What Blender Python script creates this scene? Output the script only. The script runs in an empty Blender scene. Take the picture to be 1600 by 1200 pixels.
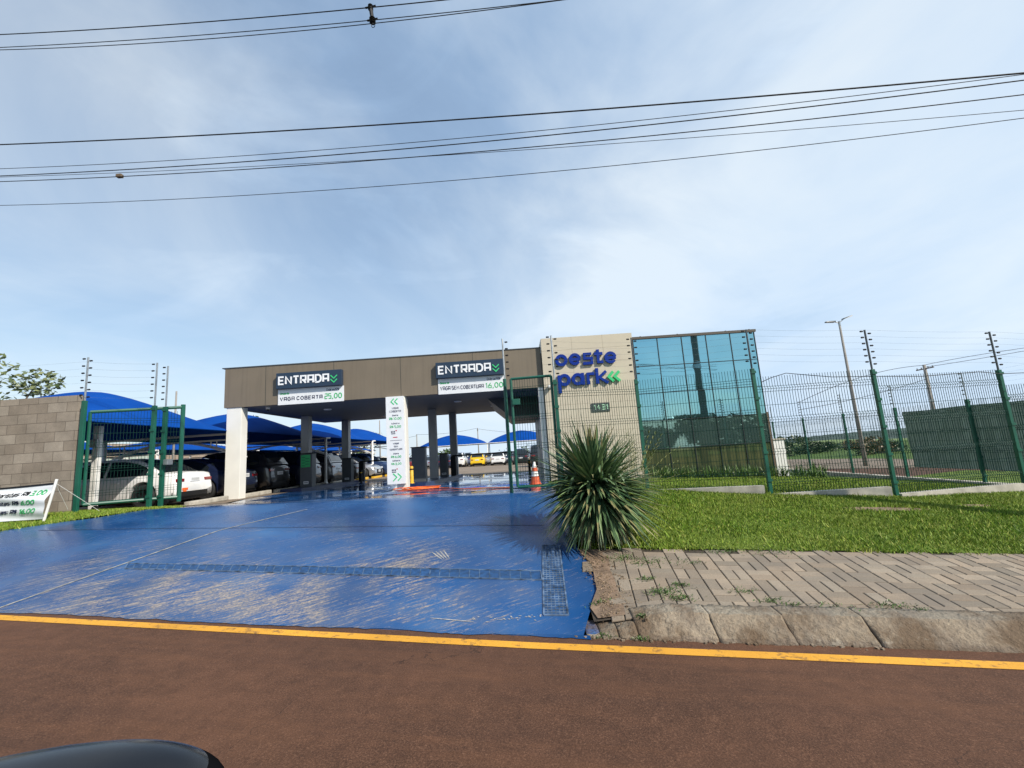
import bpy, bmesh, math, random
from mathutils import Vector, Matrix
random.seed(11)
SC = bpy.context.scene
COL = SC.collection
# ------------------------------------------------------------------ camera
FPX = 680.0; PITCH = math.radians(8.75); ROLL = math.radians(3.8)
cF = Vector((0, math.cos(PITCH), math.sin(PITCH)))
_U0 = Vector((0, -math.sin(PITCH), math.cos(PITCH)))
cR = math.cos(ROLL) * Vector((1, 0, 0)) - math.sin(ROLL) * _U0
cU = math.sin(ROLL) * Vector((1, 0, 0)) + math.cos(ROLL) * _U0
cd = bpy.data.cameras.new('camera'); cam = bpy.data.objects.new('camera', cd); COL.objects.link(cam)
cd.sensor_fit = 'HORIZONTAL'; cd.sensor_width = 36; cd.lens = 36 * FPX / 1600
cd.clip_start = 0.05; cd.clip_end = 6000
m = Matrix.Identity(4)
for i in range(3):
    m[i][0] = cR[i]; m[i][1] = cU[i]; m[i][2] = -cF[i]
cam.matrix_world = m
SC.camera = cam
# ------------------------------------------------------------------ sky, sun, exposure
SUN_EL = 39.5
SUN_XY = Vector((0.77, -0.64))                       # towards the sun
w = bpy.data.worlds.new('World'); SC.world = w; w.use_nodes = True
nt = w.node_tree; nt.nodes.clear()
def wn(t, **k):
    n = nt.nodes.new(t)
    for a, b in k.items(): setattr(n, a, b)
    return n
sky = wn('ShaderNodeTexSky', sky_type='NISHITA', sun_disc=False)
sky.sun_elevation = math.radians(SUN_EL)
sky.sun_rotation = math.atan2(SUN_XY.x, SUN_XY.y)
sky.air_density = 1.3; sky.dust_density = 0.6; sky.ozone_density = 2.2
bgs = wn('ShaderNodeBackground'); bgs.inputs[1].default_value = 0.105
nt.links.new(sky.outputs[0], bgs.inputs[0])
tc = wn('ShaderNodeTexCoord'); sep = wn('ShaderNodeSeparateXYZ'); nt.links.new(tc.outputs['Generated'], sep.inputs[0])
# project the view direction onto a high cloud sheet so the clouds flatten towards the horizon
def wm(op, a, b=None, clamp=False):
    n = wn('ShaderNodeMath', operation=op, use_clamp=clamp)
    for i, q in enumerate((a, b)):
        if q is None: continue
        if isinstance(q, (int, float)): n.inputs[i].default_value = q
        else: nt.links.new(q, n.inputs[i])
    return n.outputs[0]
zz = wm('ADD', wm('MAXIMUM', sep.outputs[2], 0.0), 0.22)
cx = wm('DIVIDE', sep.outputs[0], zz); cy = wm('DIVIDE', sep.outputs[1], zz)
cmb = wn('ShaderNodeCombineXYZ'); nt.links.new(cx, cmb.inputs[0]); nt.links.new(cy, cmb.inputs[1])
def wnoise(scale, detail, rough, dist, off=(0, 0, 0), sc=(1, 1, 1)):
    mp = wn('ShaderNodeMapping'); mp.inputs['Location'].default_value = off; mp.inputs['Scale'].default_value = sc
    nt.links.new(cmb.outputs[0], mp.inputs[0])
    n = wn('ShaderNodeTexNoise'); n.inputs['Scale'].default_value = scale; n.inputs['Detail'].default_value = detail
    n.inputs['Roughness'].default_value = rough; n.inputs['Distortion'].default_value = dist
    nt.links.new(mp.outputs[0], n.inputs[0]); return n.outputs[0]
def wramp(v, stops):
    r = wn('ShaderNodeValToRGB'); nt.links.new(v, r.inputs[0])
    while len(r.color_ramp.elements) < len(stops): r.color_ramp.elements.new(0.5)
    for e, (p_, c) in zip(r.color_ramp.elements, stops):
        e.position = p_; e.color = (c, c, c, 1) if isinstance(c, (int, float)) else (*c, 1)
    return r.outputs[0]
n1 = wnoise(0.9, 7, 0.55, 0.7, (8.3, 4.9, 0), (1, 0.8, 1))
n2 = wnoise(2.2, 8, 0.55, 0.8, (0.3, 7.0, 0), (0.7, 1.0, 1))
veil = wramp(n1, [(0.32, 0.50), (0.50, 0.70), (0.68, 0.90)])
wisp = wramp(n2, [(0.52, 0.0), (0.74, 0.26)])
east = wm('MULTIPLY', wm('ADD', sep.outputs[0], 0.0), 0.38)
low = wm('MULTIPLY', wm('SUBTRACT', 0.45, sep.outputs[2], True), 0.55)
front = wm('MULTIPLY', wm('SUBTRACT', 0.0, sep.outputs[1], True), -0.60)
dens = wm('ADD', wm('ADD', wm('ADD', wm('ADD', veil, wisp), east), low), front, True)
bgc = wn('ShaderNodeBackground')
cc = wramp(n1, [(0.36, (0.42, 0.59, 0.82)), (0.64, (0.68, 0.77, 0.86))])
hz_ = wn('ShaderNodeMixRGB'); nt.links.new(wm('MULTIPLY', wm('SUBTRACT', 1.0, wm('MULTIPLY', sep.outputs[2], 1.7), True), 0.66), hz_.inputs[0])
nt.links.new(cc, hz_.inputs[1]); hz_.inputs[2].default_value = (0.70, 0.84, 0.98, 1)
nt.links.new(hz_.outputs[0], bgc.inputs[0]); bgc.inputs[1].default_value = 0.86
mx = wn('ShaderNodeMixShader'); nt.links.new(dens, mx.inputs[0]); nt.links.new(bgs.outputs[0], mx.inputs[1]); nt.links.new(bgc.outputs[0], mx.inputs[2])
wo = wn('ShaderNodeOutputWorld'); nt.links.new(mx.outputs[0], wo.inputs[0])
sl = bpy.data.lights.new('sun', 'SUN'); sl.energy = 3.9; sl.angle = math.radians(0.6); sl.color = (1.0, 0.93, 0.82)
so = bpy.data.objects.new('sun', sl); COL.objects.link(so)
sv = Vector((SUN_XY.x * math.cos(math.radians(SUN_EL)), SUN_XY.y * math.cos(math.radians(SUN_EL)), math.sin(math.radians(SUN_EL))))
so.rotation_euler = sv.to_track_quat('Z', 'Y').to_euler(); so.location = sv * 60
SC.view_settings.view_transform = 'Standard'; SC.view_settings.look = 'None'
SC.view_settings.exposure = 0.38; SC.view_settings.gamma = 1.0

# ------------------------------------------------------------------ pixel -> place helpers and terrain
def ray(u, v): return cF + (u - 800) / FPX * cR + (600 - v) / FPX * cU
def at(u, v, Y):
    r = ray(u, v); return r * (Y / r.y)
def Gr(x): return -1.60 - (0.035 * x if x > 0 else 0.045 * x) if x > -30 else -0.25
def rrow(dz=0.0): return [(x, Gr(x) + dz) for x in (-60, -30, -12, -5, 0, 4, 12, 60)]
UP = [(5.0, [(-60, -.5), (-6, -1.12), (0, -1.33), (4, -1.45), (12, -1.85), (60, -3.4)]),
 (8.8, [(-60, -.3), (-9, -.63), (0, -.82), (2.6, -.97), (4.74, -1.11), (7.1, -1.3), (9.9, -1.42), (13.2, -1.8), (60, -3.2)]),
 (13.0, [(-60, -.8), (-9, -.95), (1, -1.02), (5, -1.2), (8.5, -1.38), (13, -1.83), (18, -2.0), (60, -3.5)]),
 (30., [(-60, -1.2), (-10, -1.15), (1, -1.2), (8.5, -1.6), (13, -1.85), (20, -2.3), (60, -4)]),
 (60., [(-60, -1.6), (-10, -1.5), (1, -1.7), (13, -2.3), (20, -2.8), (60, -5)]),
 (400, [(-600, -4), (0, -9), (600, -16)]), (1500, [(-2500, -20), (0, -35), (2500, -60)])]
ROAD = [(-60, rrow()), (3.6, rrow())] + UP
WALK = [(-60, rrow()), (3.6, rrow(.13))] + UP
def _row(r, x):
    if x <= r[0][0]: return r[0][1]
    for (x0, h0), (x1, h1) in zip(r, r[1:]):
        if x <= x1: return h0 + (h1 - h0) * (x - x0) / (x1 - x0)
    return r[-1][1]
def _g(rows, x, y):
    if y <= rows[0][0]: return _row(rows[0][1], x)
    for (y0, r0), (y1, r1) in zip(rows, rows[1:]):
        if y <= y1:
            t = (y - y0) / (y1 - y0); return _row(r0, x) * (1 - t) + _row(r1, x) * t
    return _row(rows[-1][1], x)
def _blend(x, y, up, span=2.2):
    e = edge_y(max(-14, min(14, x)))
    if y <= e: return Gr(x) + up
    if y >= e + span: return _g(ROAD, x, y)
    t = (y - e) / span; return (Gr(x) + up) * (1 - t) + _g(ROAD, x, e + span) * t
def G(x, y): return _blend(x, y, 0.0)
def kf(x): return max(.12, min(1., (x - .50) / .75))
def GW(x, y): return _blend(x, y, .13 * (kf(x) if x > 0 else 1.))
def gp(u, v, fn=G):
    r = ray(u, v); k = .3; prev = k
    while k < 900:
        if r.z * k < fn(r.x * k, r.y * k):
            lo, hi = prev, k
            for _ in range(30):
                q = (lo + hi) / 2
                if r.z * q < fn(r.x * q, r.y * q): hi = q
                else: lo = q
            return r * hi
        prev = k; k *= 1.02
    return r * k
def edge_y(x): return 4.105 - 0.153 * x    # where the road meets ramp and kerb

# ------------------------------------------------------------------ materials
def srgb(r, g, b):
    f = lambda c: (c / 255 / 12.92) if c / 255 <= .04045 else ((c / 255 + .055) / 1.055) ** 2.4
    return (f(r), f(g), f(b))
def new_mat(name):
    mt = bpy.data.materials.new(name); mt.use_nodes = True
    return mt, mt.node_tree, mt.node_tree.nodes['Principled BSDF']
def mat(name, col, rough=.6, metal=0., var=0.12, scale=6., bump=0., bscale=60., coat=0., detail=6., spec=.5):
    mt, t, b = new_mat(name)
    b.inputs['Roughness'].default_value = rough; b.inputs['Metallic'].default_value = metal
    b.inputs['Coat Weight'].default_value = coat; b.inputs['Coat Roughness'].default_value = .04
    b.inputs['Specular IOR Level'].default_value = spec
    tcn = t.nodes.new('ShaderNodeTexCoord')
    if var:
        n = t.nodes.new('ShaderNodeTexNoise'); n.inputs['Scale'].default_value = scale; n.inputs['Detail'].default_value = detail
        t.links.new(tcn.outputs['Object'], n.inputs[0])
        r = t.nodes.new('ShaderNodeValToRGB'); t.links.new(n.outputs[0], r.inputs[0])
        r.color_ramp.elements[0].position = .3; r.color_ramp.elements[1].position = .7
        r.color_ramp.elements[0].color = (*[c * (1 - var) for c in col], 1)
        r.color_ramp.elements[1].color = (*[min(1, c * (1 + var)) for c in col], 1)
        t.links.new(r.outputs[0], b.inputs['Base Color'])
    else: b.inputs['Base Color'].default_value = (*col, 1)
    if bump:
        n = t.nodes.new('ShaderNodeTexNoise'); n.inputs['Scale'].default_value = bscale; n.inputs['Detail'].default_value = 4
        t.links.new(tcn.outputs['Object'], n.inputs[0])
        bp = t.nodes.new('ShaderNodeBump'); bp.inputs['Strength'].default_value = bump; bp.inputs['Distance'].default_value = .01
        t.links.new(n.outputs[0], bp.inputs['Height']); t.links.new(bp.outputs[0], b.inputs['Normal'])
    return mt
class NB:                                              # small node-building helper
    def __init__(s, name): s.m, s.t, s.b = new_mat(name); s.tc = s.t.nodes.new('ShaderNodeTexCoord')
    def put(s, sock, v):
        if isinstance(v, (int, float)): sock.default_value = (v, v, v, 1) if sock.type == 'RGBA' else v
        elif isinstance(v, tuple): sock.default_value = (*v, 1) if len(v) == 3 and sock.type == 'RGBA' else v
        else: s.t.links.new(v, sock)
    def mapn(s, scale=(1, 1, 1), rot=(0, 0, 0), loc=(0, 0, 0)):
        n = s.t.nodes.new('ShaderNodeMapping'); s.t.links.new(s.tc.outputs['Object'], n.inputs[0])
        n.inputs['Scale'].default_value = scale; n.inputs['Rotation'].default_value = rot; n.inputs['Location'].default_value = loc
        return n.outputs[0]
    def rotn(s, deg, scale):
        a = s.mapn(rot=(0, 0, math.radians(deg))); n = s.t.nodes.new('ShaderNodeMapping'); s.t.links.new(a, n.inputs[0]); n.inputs['Scale'].default_value = scale
        return n.outputs[0]
    def noise(s, vec=None, scale=5, detail=6, rough=.5, dist=0):
        n = s.t.nodes.new('ShaderNodeTexNoise'); s.t.links.new(vec or s.tc.outputs['Object'], n.inputs[0])
        n.inputs['Scale'].default_value = scale; n.inputs['Detail'].default_value = detail
        n.inputs['Roughness'].default_value = rough; n.inputs['Distortion'].default_value = dist; return n.outputs[0]
    def ramp(s, v, stops):
        r = s.t.nodes.new('ShaderNodeValToRGB'); s.put(r.inputs[0], v)
        while len(r.color_ramp.elements) < len(stops): r.color_ramp.elements.new(.5)
        for e, (p_, c) in zip(r.color_ramp.elements, stops):
            e.position = p_; e.color = (c, c, c, 1) if isinstance(c, (int, float)) else (*c, 1)
        return r.outputs[0]
    def mix(s, f, a, b, typ='MIX'):
        n = s.t.nodes.new('ShaderNodeMixRGB'); n.blend_type = typ; s.put(n.inputs[0], f); s.put(n.inputs[1], a); s.put(n.inputs[2], b); return n.outputs[0]
    def math(s, op, a, b=0., clamp=False):
        n = s.t.nodes.new('ShaderNodeMath'); n.operation = op; n.use_clamp = clamp; s.put(n.inputs[0], a); s.put(n.inputs[1], b); return n.outputs[0]
    def bump(s, h, st=.4, d=.01):
        n = s.t.nodes.new('ShaderNodeBump'); n.inputs['Strength'].default_value = st; n.inputs['Distance'].default_value = d
        s.t.links.new(h, n.inputs['Height']); s.t.links.new(n.outputs[0], s.b.inputs['Normal'])
    def sep(s, vec):
        n = s.t.nodes.new('ShaderNodeSeparateXYZ'); s.t.links.new(vec, n.inputs[0]); return n.outputs
    def attr(s, name):
        n = s.t.nodes.new('ShaderNodeAttribute'); n.attribute_name = name; return n.outputs
M = {}
def asphalt(name, dark, light, fleck, tracks=False):
    k = NB(name)
    a = k.noise(scale=95, detail=5, rough=.8); big = k.noise(scale=.55, detail=5)
    mid = k.noise(scale=9, detail=5)
    c = k.ramp(a, [(.34, dark), (.55, light), (.72, fleck)])
    c = k.mix(k.ramp(big, [(.35, 0.0), (.7, .55)]), c, tuple(q * 1.35 for q in light))
    c = k.mix(.5, c, k.ramp(mid, [(.3, .35), (.7, .65)]), 'OVERLAY')
    if tracks:
        tr_ = k.noise(k.rotn(8.7, (.10, 1.5, 1)), scale=1.6, detail=5, rough=.6); c = k.mix(k.ramp(tr_, [(.42, 0.), (.68, .34)]), c, (.042, .022, .016))
        du = k.noise(k.rotn(8.7, (.25, 2.2, 1)), scale=2.3, detail=7, rough=.65); c = k.mix(k.ramp(du, [(.50, 0.), (.76, .38)]), c, (.18, .080, .038))
        vo = k.t.nodes.new('ShaderNodeTexVoronoi'); vo.feature = 'DISTANCE_TO_EDGE'; vo.inputs['Scale'].default_value = .55
        nz = k.t.nodes.new('ShaderNodeVectorMath'); nz.operation = 'ADD'; nn_ = k.t.nodes.new('ShaderNodeTexNoise'); nn_.inputs['Scale'].default_value = 2.4; nn_.inputs['Detail'].default_value = 6
        k.t.links.new(k.tc.outputs['Object'], nn_.inputs[0]); k.t.links.new(k.tc.outputs['Object'], nz.inputs[0]); k.t.links.new(nn_.outputs[1], nz.inputs[1]); k.t.links.new(nz.outputs[0], vo.inputs[0])
        cr = k.math('MULTIPLY', k.ramp(vo.outputs[0], [(.0, 1.), (.004, 0.)]), k.ramp(k.noise(scale=.8, detail=2), [(.50, 0.), (.6, .7)]))
        c = k.mix(cr, c, (.02, .012, .009))
    k.put(k.b.inputs['Base Color'], c); k.b.inputs['Roughness'].default_value = .85
    k.b.inputs['Specular IOR Level'].default_value = .3
    k.bump(a, .55, .006); return k.m
M['road'] = asphalt('red_asphalt', (.030, .014, .008), (.104, .048, .026), (.25, .14, .088), True)
M['lot'] = asphalt('lot_asphalt', (.13, .10, .075), (.23, .18, .135), (.34, .28, .21))
def blue_floor():
    k = NB('blue_floor_paint'); P = k.tc.outputs['Object']; s = k.sep(P)
    big = k.noise(scale=.8, detail=6); fine = k.noise(scale=40, detail=4)
    base = k.ramp(big, [(.3, (.006, .046, .155)), (.55, (.012, .074, .225)), (.75, (.028, .120, .30))])
    # long scrape marks run across the ramp; they sit mostly in one worn belt
    st = k.noise(k.rotn(-27, (1.3, 9, 1)), scale=3.4, detail=10, rough=.78, dist=.4)
    st2 = k.noise(k.rotn(-34, (2.2, 20, 1)), scale=3.6, detail=8, rough=.75)
    blot = k.noise(scale=1.15, detail=4)
    yy = k.math('ADD', s[1], k.math('MULTIPLY', s[0], .10))
    b1 = k.ramp(k.math('DIVIDE', yy, 10), [(.39, .25), (.43, 1.), (.53, 1.), (.63, .40), (.76, .0)])
    xm = k.ramp(k.math('ADD', k.math('DIVIDE', s[0], 10), .9), [(.2, .25), (.42, 1.), (.80, .9), (.93, .25)])
    mk = k.math('MULTIPLY', k.math('MULTIPLY', b1, xm), k.ramp(blot, [(.36, .35), (.6, 1.)]))
    wear = k.ramp(k.math('ADD', st, k.math('MULTIPLY', mk, .19)), [(.60, 0.), (.74, 1.)])
    w2 = k.ramp(k.math('ADD', st2, k.math('MULTIPLY', mk, .08)), [(.66, 0.), (.72, .8)])
    wear = k.math('MULTIPLY', k.math('MAXIMUM', wear, w2), k.ramp(fine, [(.30, .12), (.52, .82)]))
    film = k.math('MULTIPLY', k.ramp(k.noise(scale=2.6, detail=7), [(.38, 0.), (.66, .42)]), mk)
    c = k.mix(film, base, (.22, .20, .16))
    c = k.mix(k.math('MULTIPLY', k.ramp(k.noise(scale=6, detail=5), [(.5, 0.), (.75, .30)]), 1.), c, (.035, .095, .22))
    c = k.mix(wear, c, k.ramp(fine, [(.3, (.23, .18, .125)), (.7, (.50, .40, .29))]))
    k.put(k.b.inputs['Base Color'], c)
    wetm = k.ramp(k.math('ADD', k.math('DIVIDE', s[1], 20), k.math('MULTIPLY', k.noise(scale=1.4, detail=5), .22)), [(.57, 0.), (.62, 1.)])
    pud = k.ramp(k.noise(k.mapn((1, .8, 1)), scale=1.2, detail=5), [(.42, .0), (.50, 1.)])
    r1 = k.mix(wear, k.ramp(big, [(.3, .16), (.7, .32)]), .75)
    r = k.mix(k.math('MULTIPLY', wetm, pud), r1, .03)
    k.put(k.b.inputs['Roughness'], r)
    k.b.inputs['Specular IOR Level'].default_value = .5
    dry = k.math('SUBTRACT', 1., k.math('MULTIPLY', wetm, pud), True)
    k.bump(k.math('MULTIPLY', k.math('ADD', k.math('MULTIPLY', fine, .3), k.math('MULTIPLY', wear, -.8)), dry), .25, .006)
    return k.m
M['blue'] = blue_floor()
def grass_mat(name, a, b, c):
    k = NB(name)
    n = k.noise(scale=1.3, detail=5); f = k.noise(scale=55, detail=3)
    col = k.ramp(n, [(.3, a), (.55, b), (.75, c)])
    col = k.mix(.6, col, k.ramp(f, [(.3, .25), (.7, .75)]), 'OVERLAY')
    k.put(k.b.inputs['Base Color'], col); k.b.inputs['Roughness'].default_value = .85; k.b.inputs['Specular IOR Level'].default_value = .2
    k.bump(f, .8, .02); return k.m
M['lawn'] = grass_mat('lawn_ground', (.07, .11, .012), (.11, .165, .02), (.15, .19, .035))
M['field'] = grass_mat('field_ground', (.06, .10, .02), (.08, .14, .03), (.11, .15, .045))
def blade_mat():
    k = NB('grass_blade'); v = k.attr('Col')[0]
    big = k.noise(scale=.9, detail=5)
    c = k.mix(k.ramp(big, [(.35, 0.), (.72, .55)]), v, (.26, .30, .05))
    k.put(k.b.inputs['Base Color'], c); k.b.inputs['Roughness'].default_value = .6
    k.b.inputs['Specular IOR Level'].default_value = .3
    return k.m
M['blade'] = blade_mat()
M['straw_field'] = grass_mat('straw_field', (.10, .075, .015), (.15, .115, .025), (.21, .16, .045))
def attr_mat(name, rough=.8, bump=.3, bs=90, spec=.3, stain=(.2, .5), soil=None):
    k = NB(name); v = k.attr('Col')[0]; f = k.noise(scale=bs, detail=5, rough=.65); g = k.noise(scale=3, detail=6)
    c = k.mix(.55, v, k.ramp(f, [(.3, .3), (.7, .7)]), 'OVERLAY')
    c = k.mix(k.ramp(g, [(.45, 0.), (.75, stain[1])]), c, tuple(q * .62 for q in (.30, .25, .20)))
    if soil:
        h_ = k.noise(scale=1.7, detail=9, rough=.7); c = k.mix(k.ramp(h_, [(.42, 0.), (.56, soil)]), c, (.13, .085, .05))
        w_ = k.noise(scale=5.5, detail=9, rough=.75); c = k.mix(k.ramp(w_, [(.58, 0.), (.68, .55)]), c, (.46, .41, .33))
    k.put(k.b.inputs['Base Color'], c); k.b.inputs['Roughness'].default_value = rough; k.b.inputs['Specular IOR Level'].default_value = spec
    k.bump(k.math('ADD', f, k.math('MULTIPLY', k.noise(scale=14, detail=5), 1.5 if soil else 0.)), bump, .022 if soil else .008); return k.m
M['paver'] = attr_mat('paver_stone', stain=(.2, .8))
M['kerb'] = attr_mat('kerb_concrete', bump=1.0, bs=38, stain=(.2, .9), soil=.85)
M['leaf'] = attr_mat('leaf_surface', rough=.42, bump=.0, bs=8, spec=.45, stain=(0, .0))
M['joint'] = mat('joint_sand', (.055, .042, .03), .95, var=.4, scale=30, bump=.5)
def line_paint():
    k = NB('yellow_road_paint'); n = k.noise(scale=13, detail=9, rough=.75); f = k.noise(scale=150, detail=3); b_ = k.noise(scale=1.1, detail=5)
    c = k.ramp(b_, [(.3, (.58, .27, .02)), (.7, (.82, .40, .035))]); c = k.mix(.5, c, k.ramp(f, [(.3, .32), (.7, .68)]), 'OVERLAY')
    c = k.mix(k.ramp(n, [(.545, 0.), (.64, .75)]), c, (.12, .065, .035)); k.put(k.b.inputs['Base Color'], c); k.b.inputs['Roughness'].default_value = .7; k.bump(f, .5, .004); return k.m
M['yellow_line'] = line_paint()
M['yellow'] = mat('yellow_paint', (.72, .42, .03), .5, var=.15)
M['concrete'] = mat('plinth_concrete', (.42, .39, .33), .85, var=.25, scale=5, bump=.4)
M['soil'] = mat('dry_soil', (.22, .15, .10), .95, var=.35, scale=7, bump=.6)
M['green_metal'] = mat('green_powder_coat', (.010, .095, .062), .38, var=.12, scale=4, metal=0.)
M['wire_green'] = mat('green_wire', (.005, .034, .026), .6, var=0, spec=.1)
M['galv'] = mat('galvanised_steel', (.42, .44, .45), .38, .8, var=.15)
M['black'] = mat('black_plastic', (.010, .010, .011), .5, var=.1, spec=.25)
M['cable'] = mat('black_cable', (.012, .012, .016), .7, var=0)
M['dark_grey'] = mat('dark_grey_metal', (.075, .085, .095), .45, var=.08)
M['fascia'] = mat('taupe_fascia_panel', (.185, .150, .108), .55, var=.06, scale=1.2)
M['trim_brown'] = mat('dark_brown_trim', (.075, .06, .045), .5, var=.06)
def weathered(name, col, dirt, base_z=None, amt=.35, rough=.55):
    k = NB(name); s_ = k.noise(k.rotn(0, (9, 9, .35)), scale=1.3, detail=7, rough=.65); m_ = k.noise(scale=1.1, detail=5)
    c = k.mix(k.math('MULTIPLY', k.ramp(s_, [(.48, 0.), (.75, 1.)]), amt), col, dirt)
    c = k.mix(.22, c, k.ramp(m_, [(.3, .35), (.7, .65)]), 'OVERLAY')
    if base_z is not None:
        z = k.sep(k.tc.outputs['Object'])[2]; g_ = k.math('ADD', z, k.math('MULTIPLY', k.noise(scale=9, detail=5), .25))
        c = k.mix(k.ramp(k.math('ADD', g_, -base_z), [(.0, .75), (.30, .0)]), c, (.22, .17, .12))
    k.put(k.b.inputs['Base Color'], c); k.b.inputs['Roughness'].default_value = rough; return k.m
M['fascia'] = weathered('taupe_fascia_panel', (.185, .150, .108), (.12, .10, .075), None, .5)
M['offwhite'] = weathered('cream_column_paint', (.80, .78, .71), (.50, .46, .38), -1.05, .25)
M['soffit'] = mat('grey_soffit', (.16, .17, .18), .6, var=.08)
M['col_grey'] = mat('grey_column', (.40, .40, .395), .5, var=.06, scale=1.5)
M['dark_pole'] = mat('shade_darkened_concrete', (.075, .06, .045), .85, var=.2, scale=3)  # concrete darkened so its shaded, backlit silhouette is painted into the colour
M['white'] = mat('white_paint', (.80, .79, .75), .5, var=.05, scale=2)
M['offwhite'] = mat('cream_column_paint', (.80, .78, .71), .5, var=.05, scale=1.5)
M['navy'] = mat('navy_sign_face', (.020, .040, .075), .35, var=.05)
M['board'] = mat('white_board', (.78, .80, .82), .4, var=.03)
M['ink'] = mat('navy_ink', (.010, .014, .06), .5, var=0)
M['ink_green'] = mat('green_ink', (.03, .42, .13), .5, var=0)
M['ink_red'] = mat('red_ink', (.5, .05, .08), .5, var=0)
M['letter_white'] = mat('white_letter', (.85, .86, .88), .35, var=.02)
M['letter_green'] = mat('green_letter', (.05, .55, .20), .35, var=.04)
M['letter_blue'] = mat('blue_letter', (.002, .028, .25), .5, var=.05, spec=.2)
M['mint'] = mat('pale_mint_letter', (.45, .75, .50), .4, var=.02)
M['plate_dark'] = mat('dark_number_plate', (.06, .075, .07), .4, var=.05)
def ribbed():
    k = NB('grey_green_ribbed_screen'); wv = k.t.nodes.new('ShaderNodeTexWave'); wv.bands_direction = 'Y'; wv.inputs['Scale'].default_value = 3.2; wv.inputs['Distortion'].default_value = .6
    k.t.links.new(k.tc.outputs['Object'], wv.inputs[0]); n = k.noise(scale=2, detail=6)
    c = k.mix(k.ramp(wv.outputs[1], [(.2, 0.), (.8, .6)]), (.40, .45, .38), (.54, .60, .50)); c = k.mix(.4, c, k.ramp(n, [(.3, .35), (.7, .65)]), 'OVERLAY')
    k.put(k.b.inputs['Base Color'], c); k.b.inputs['Roughness'].default_value = .75; k.bump(wv.outputs[1], .4, .02); return k.m
M['tarp'] = ribbed()
M['rubber'] = mat('tyre_rubber', (.014, .014, .015), .75, var=.1)
M['rim'] = mat('alloy_rim', (.35, .36, .38), .3, .9, var=.1)
M['rim_dark'] = mat('dark_alloy_rim', (.05, .05, .055), .35, .8, var=.1)
M['red_light'] = mat('red_lamp_glass', (.22, .006, .010), .15, var=.1, coat=1)
M['head_light'] = mat('clear_lamp_glass', (.6, .64, .68), .1, .3, var=.1, coat=1)
M['car_glass'] = mat('dark_car_glass', (.012, .016, .018), .04, 0, var=0, spec=.9)
M['orange'] = mat('orange_hose', (.85, .14, .02), .4, var=.08)
M['cone'] = mat('orange_cone_plastic', (.62, .10, .03), .5, var=.1)
M['bark'] = mat('bark', (.13, .095, .065), .9, var=.3, scale=14, bump=.7)
M['pole_conc'] = mat('pole_concrete', (.27, .25, .225), .8, var=.15, scale=2.5, bump=.3)
M['hill'] = mat('far_woodland', (.055, .085, .075), .95, var=.35, scale=.02, detail=8)
M['hillfield'] = mat('far_pasture', (.16, .22, .08), .95, var=.25, scale=.01)
M['far_wall'] = None
def bricks(name, c1, c2, mortar, bw, bh, ms, off=.5, axis='x', rough=.85, bumpd=.01, mott=1.):
    k = NB(name)
    s = k.sep(k.tc.outputs['Object']); cb = k.t.nodes.new('ShaderNodeCombineXYZ')
    k.t.links.new(s[0 if axis == 'x' else 1], cb.inputs[0]); k.t.links.new(s[2], cb.inputs[1])
    b = k.t.nodes.new('ShaderNodeTexBrick'); k.t.links.new(cb.outputs[0], b.inputs[0])
    b.offset = off; b.inputs['Scale'].default_value = 1; b.inputs['Brick Width'].default_value = bw; b.inputs['Row Height'].default_value = bh
    b.inputs['Mortar Size'].default_value = ms; b.inputs['Mortar Smooth'].default_value = .1; b.inputs['Bias'].default_value = 0
    b.inputs['Color1'].default_value = (*c1, 1); b.inputs['Color2'].default_value = (*c2, 1); b.inputs['Mortar'].default_value = (*mortar, 1)
    n = k.noise(scale=3, detail=8, rough=.65); f = k.noise(scale=70, detail=3)
    c = k.mix(.55 * mott, b.outputs[0], k.ramp(n, [(.3, .32), (.7, .66)]), 'OVERLAY')
    c = k.mix(.3 * mott, c, k.ramp(f, [(.3, .3), (.7, .7)]), 'OVERLAY')
    k.put(k.b.inputs['Base Color'], c); k.b.inputs['Roughness'].default_value = rough; k.b.inputs['Specular IOR Level'].default_value = .25
    h = k.math('ADD', k.math('MULTIPLY', b.outputs['Fac'], -1.), k.math('MULTIPLY', f, .25))
    k.bump(h, .6, bumpd); return k.m
M['block'] = bricks('concrete_block', (.235, .195, .155), (.32, .275, .225), (.15, .125, .10), .40, .20, .006)
M['block_side'] = bricks('concrete_block_far', (.36, .27, .20), (.44, .35, .27), (.26, .21, .16), .40, .20, .008, axis='y')
M['beige'] = bricks('beige_cladding', (.55, .49, .385), (.565, .505, .40), (.36, .31, .235), 1.06, .47, .006, off=0, rough=.55, bumpd=.003, mott=.18)
def glass_mirror():
    k = NB('teal_mirror_glass'); k.b.inputs['Roughness'].default_value = .015
    k.b.inputs['Metallic'].default_value = .94
    n = k.noise(scale=.6, detail=2)
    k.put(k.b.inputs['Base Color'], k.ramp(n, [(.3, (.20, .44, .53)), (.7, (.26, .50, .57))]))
    f = k.noise(scale=1.7, detail=1); k.bump(f, .05, .02); return k.m
M['mirror_glass'] = glass_mirror()
def greenish():  # in-between tint easing the painted olive reflection into the teal panes above
    k = NB('green_mirror_glass'); k.b.inputs['Roughness'].default_value = .02; k.b.inputs['Metallic'].default_value = .85
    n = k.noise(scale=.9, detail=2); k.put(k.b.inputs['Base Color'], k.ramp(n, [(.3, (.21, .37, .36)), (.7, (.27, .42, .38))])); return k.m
M['green_glass'] = greenish()
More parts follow.
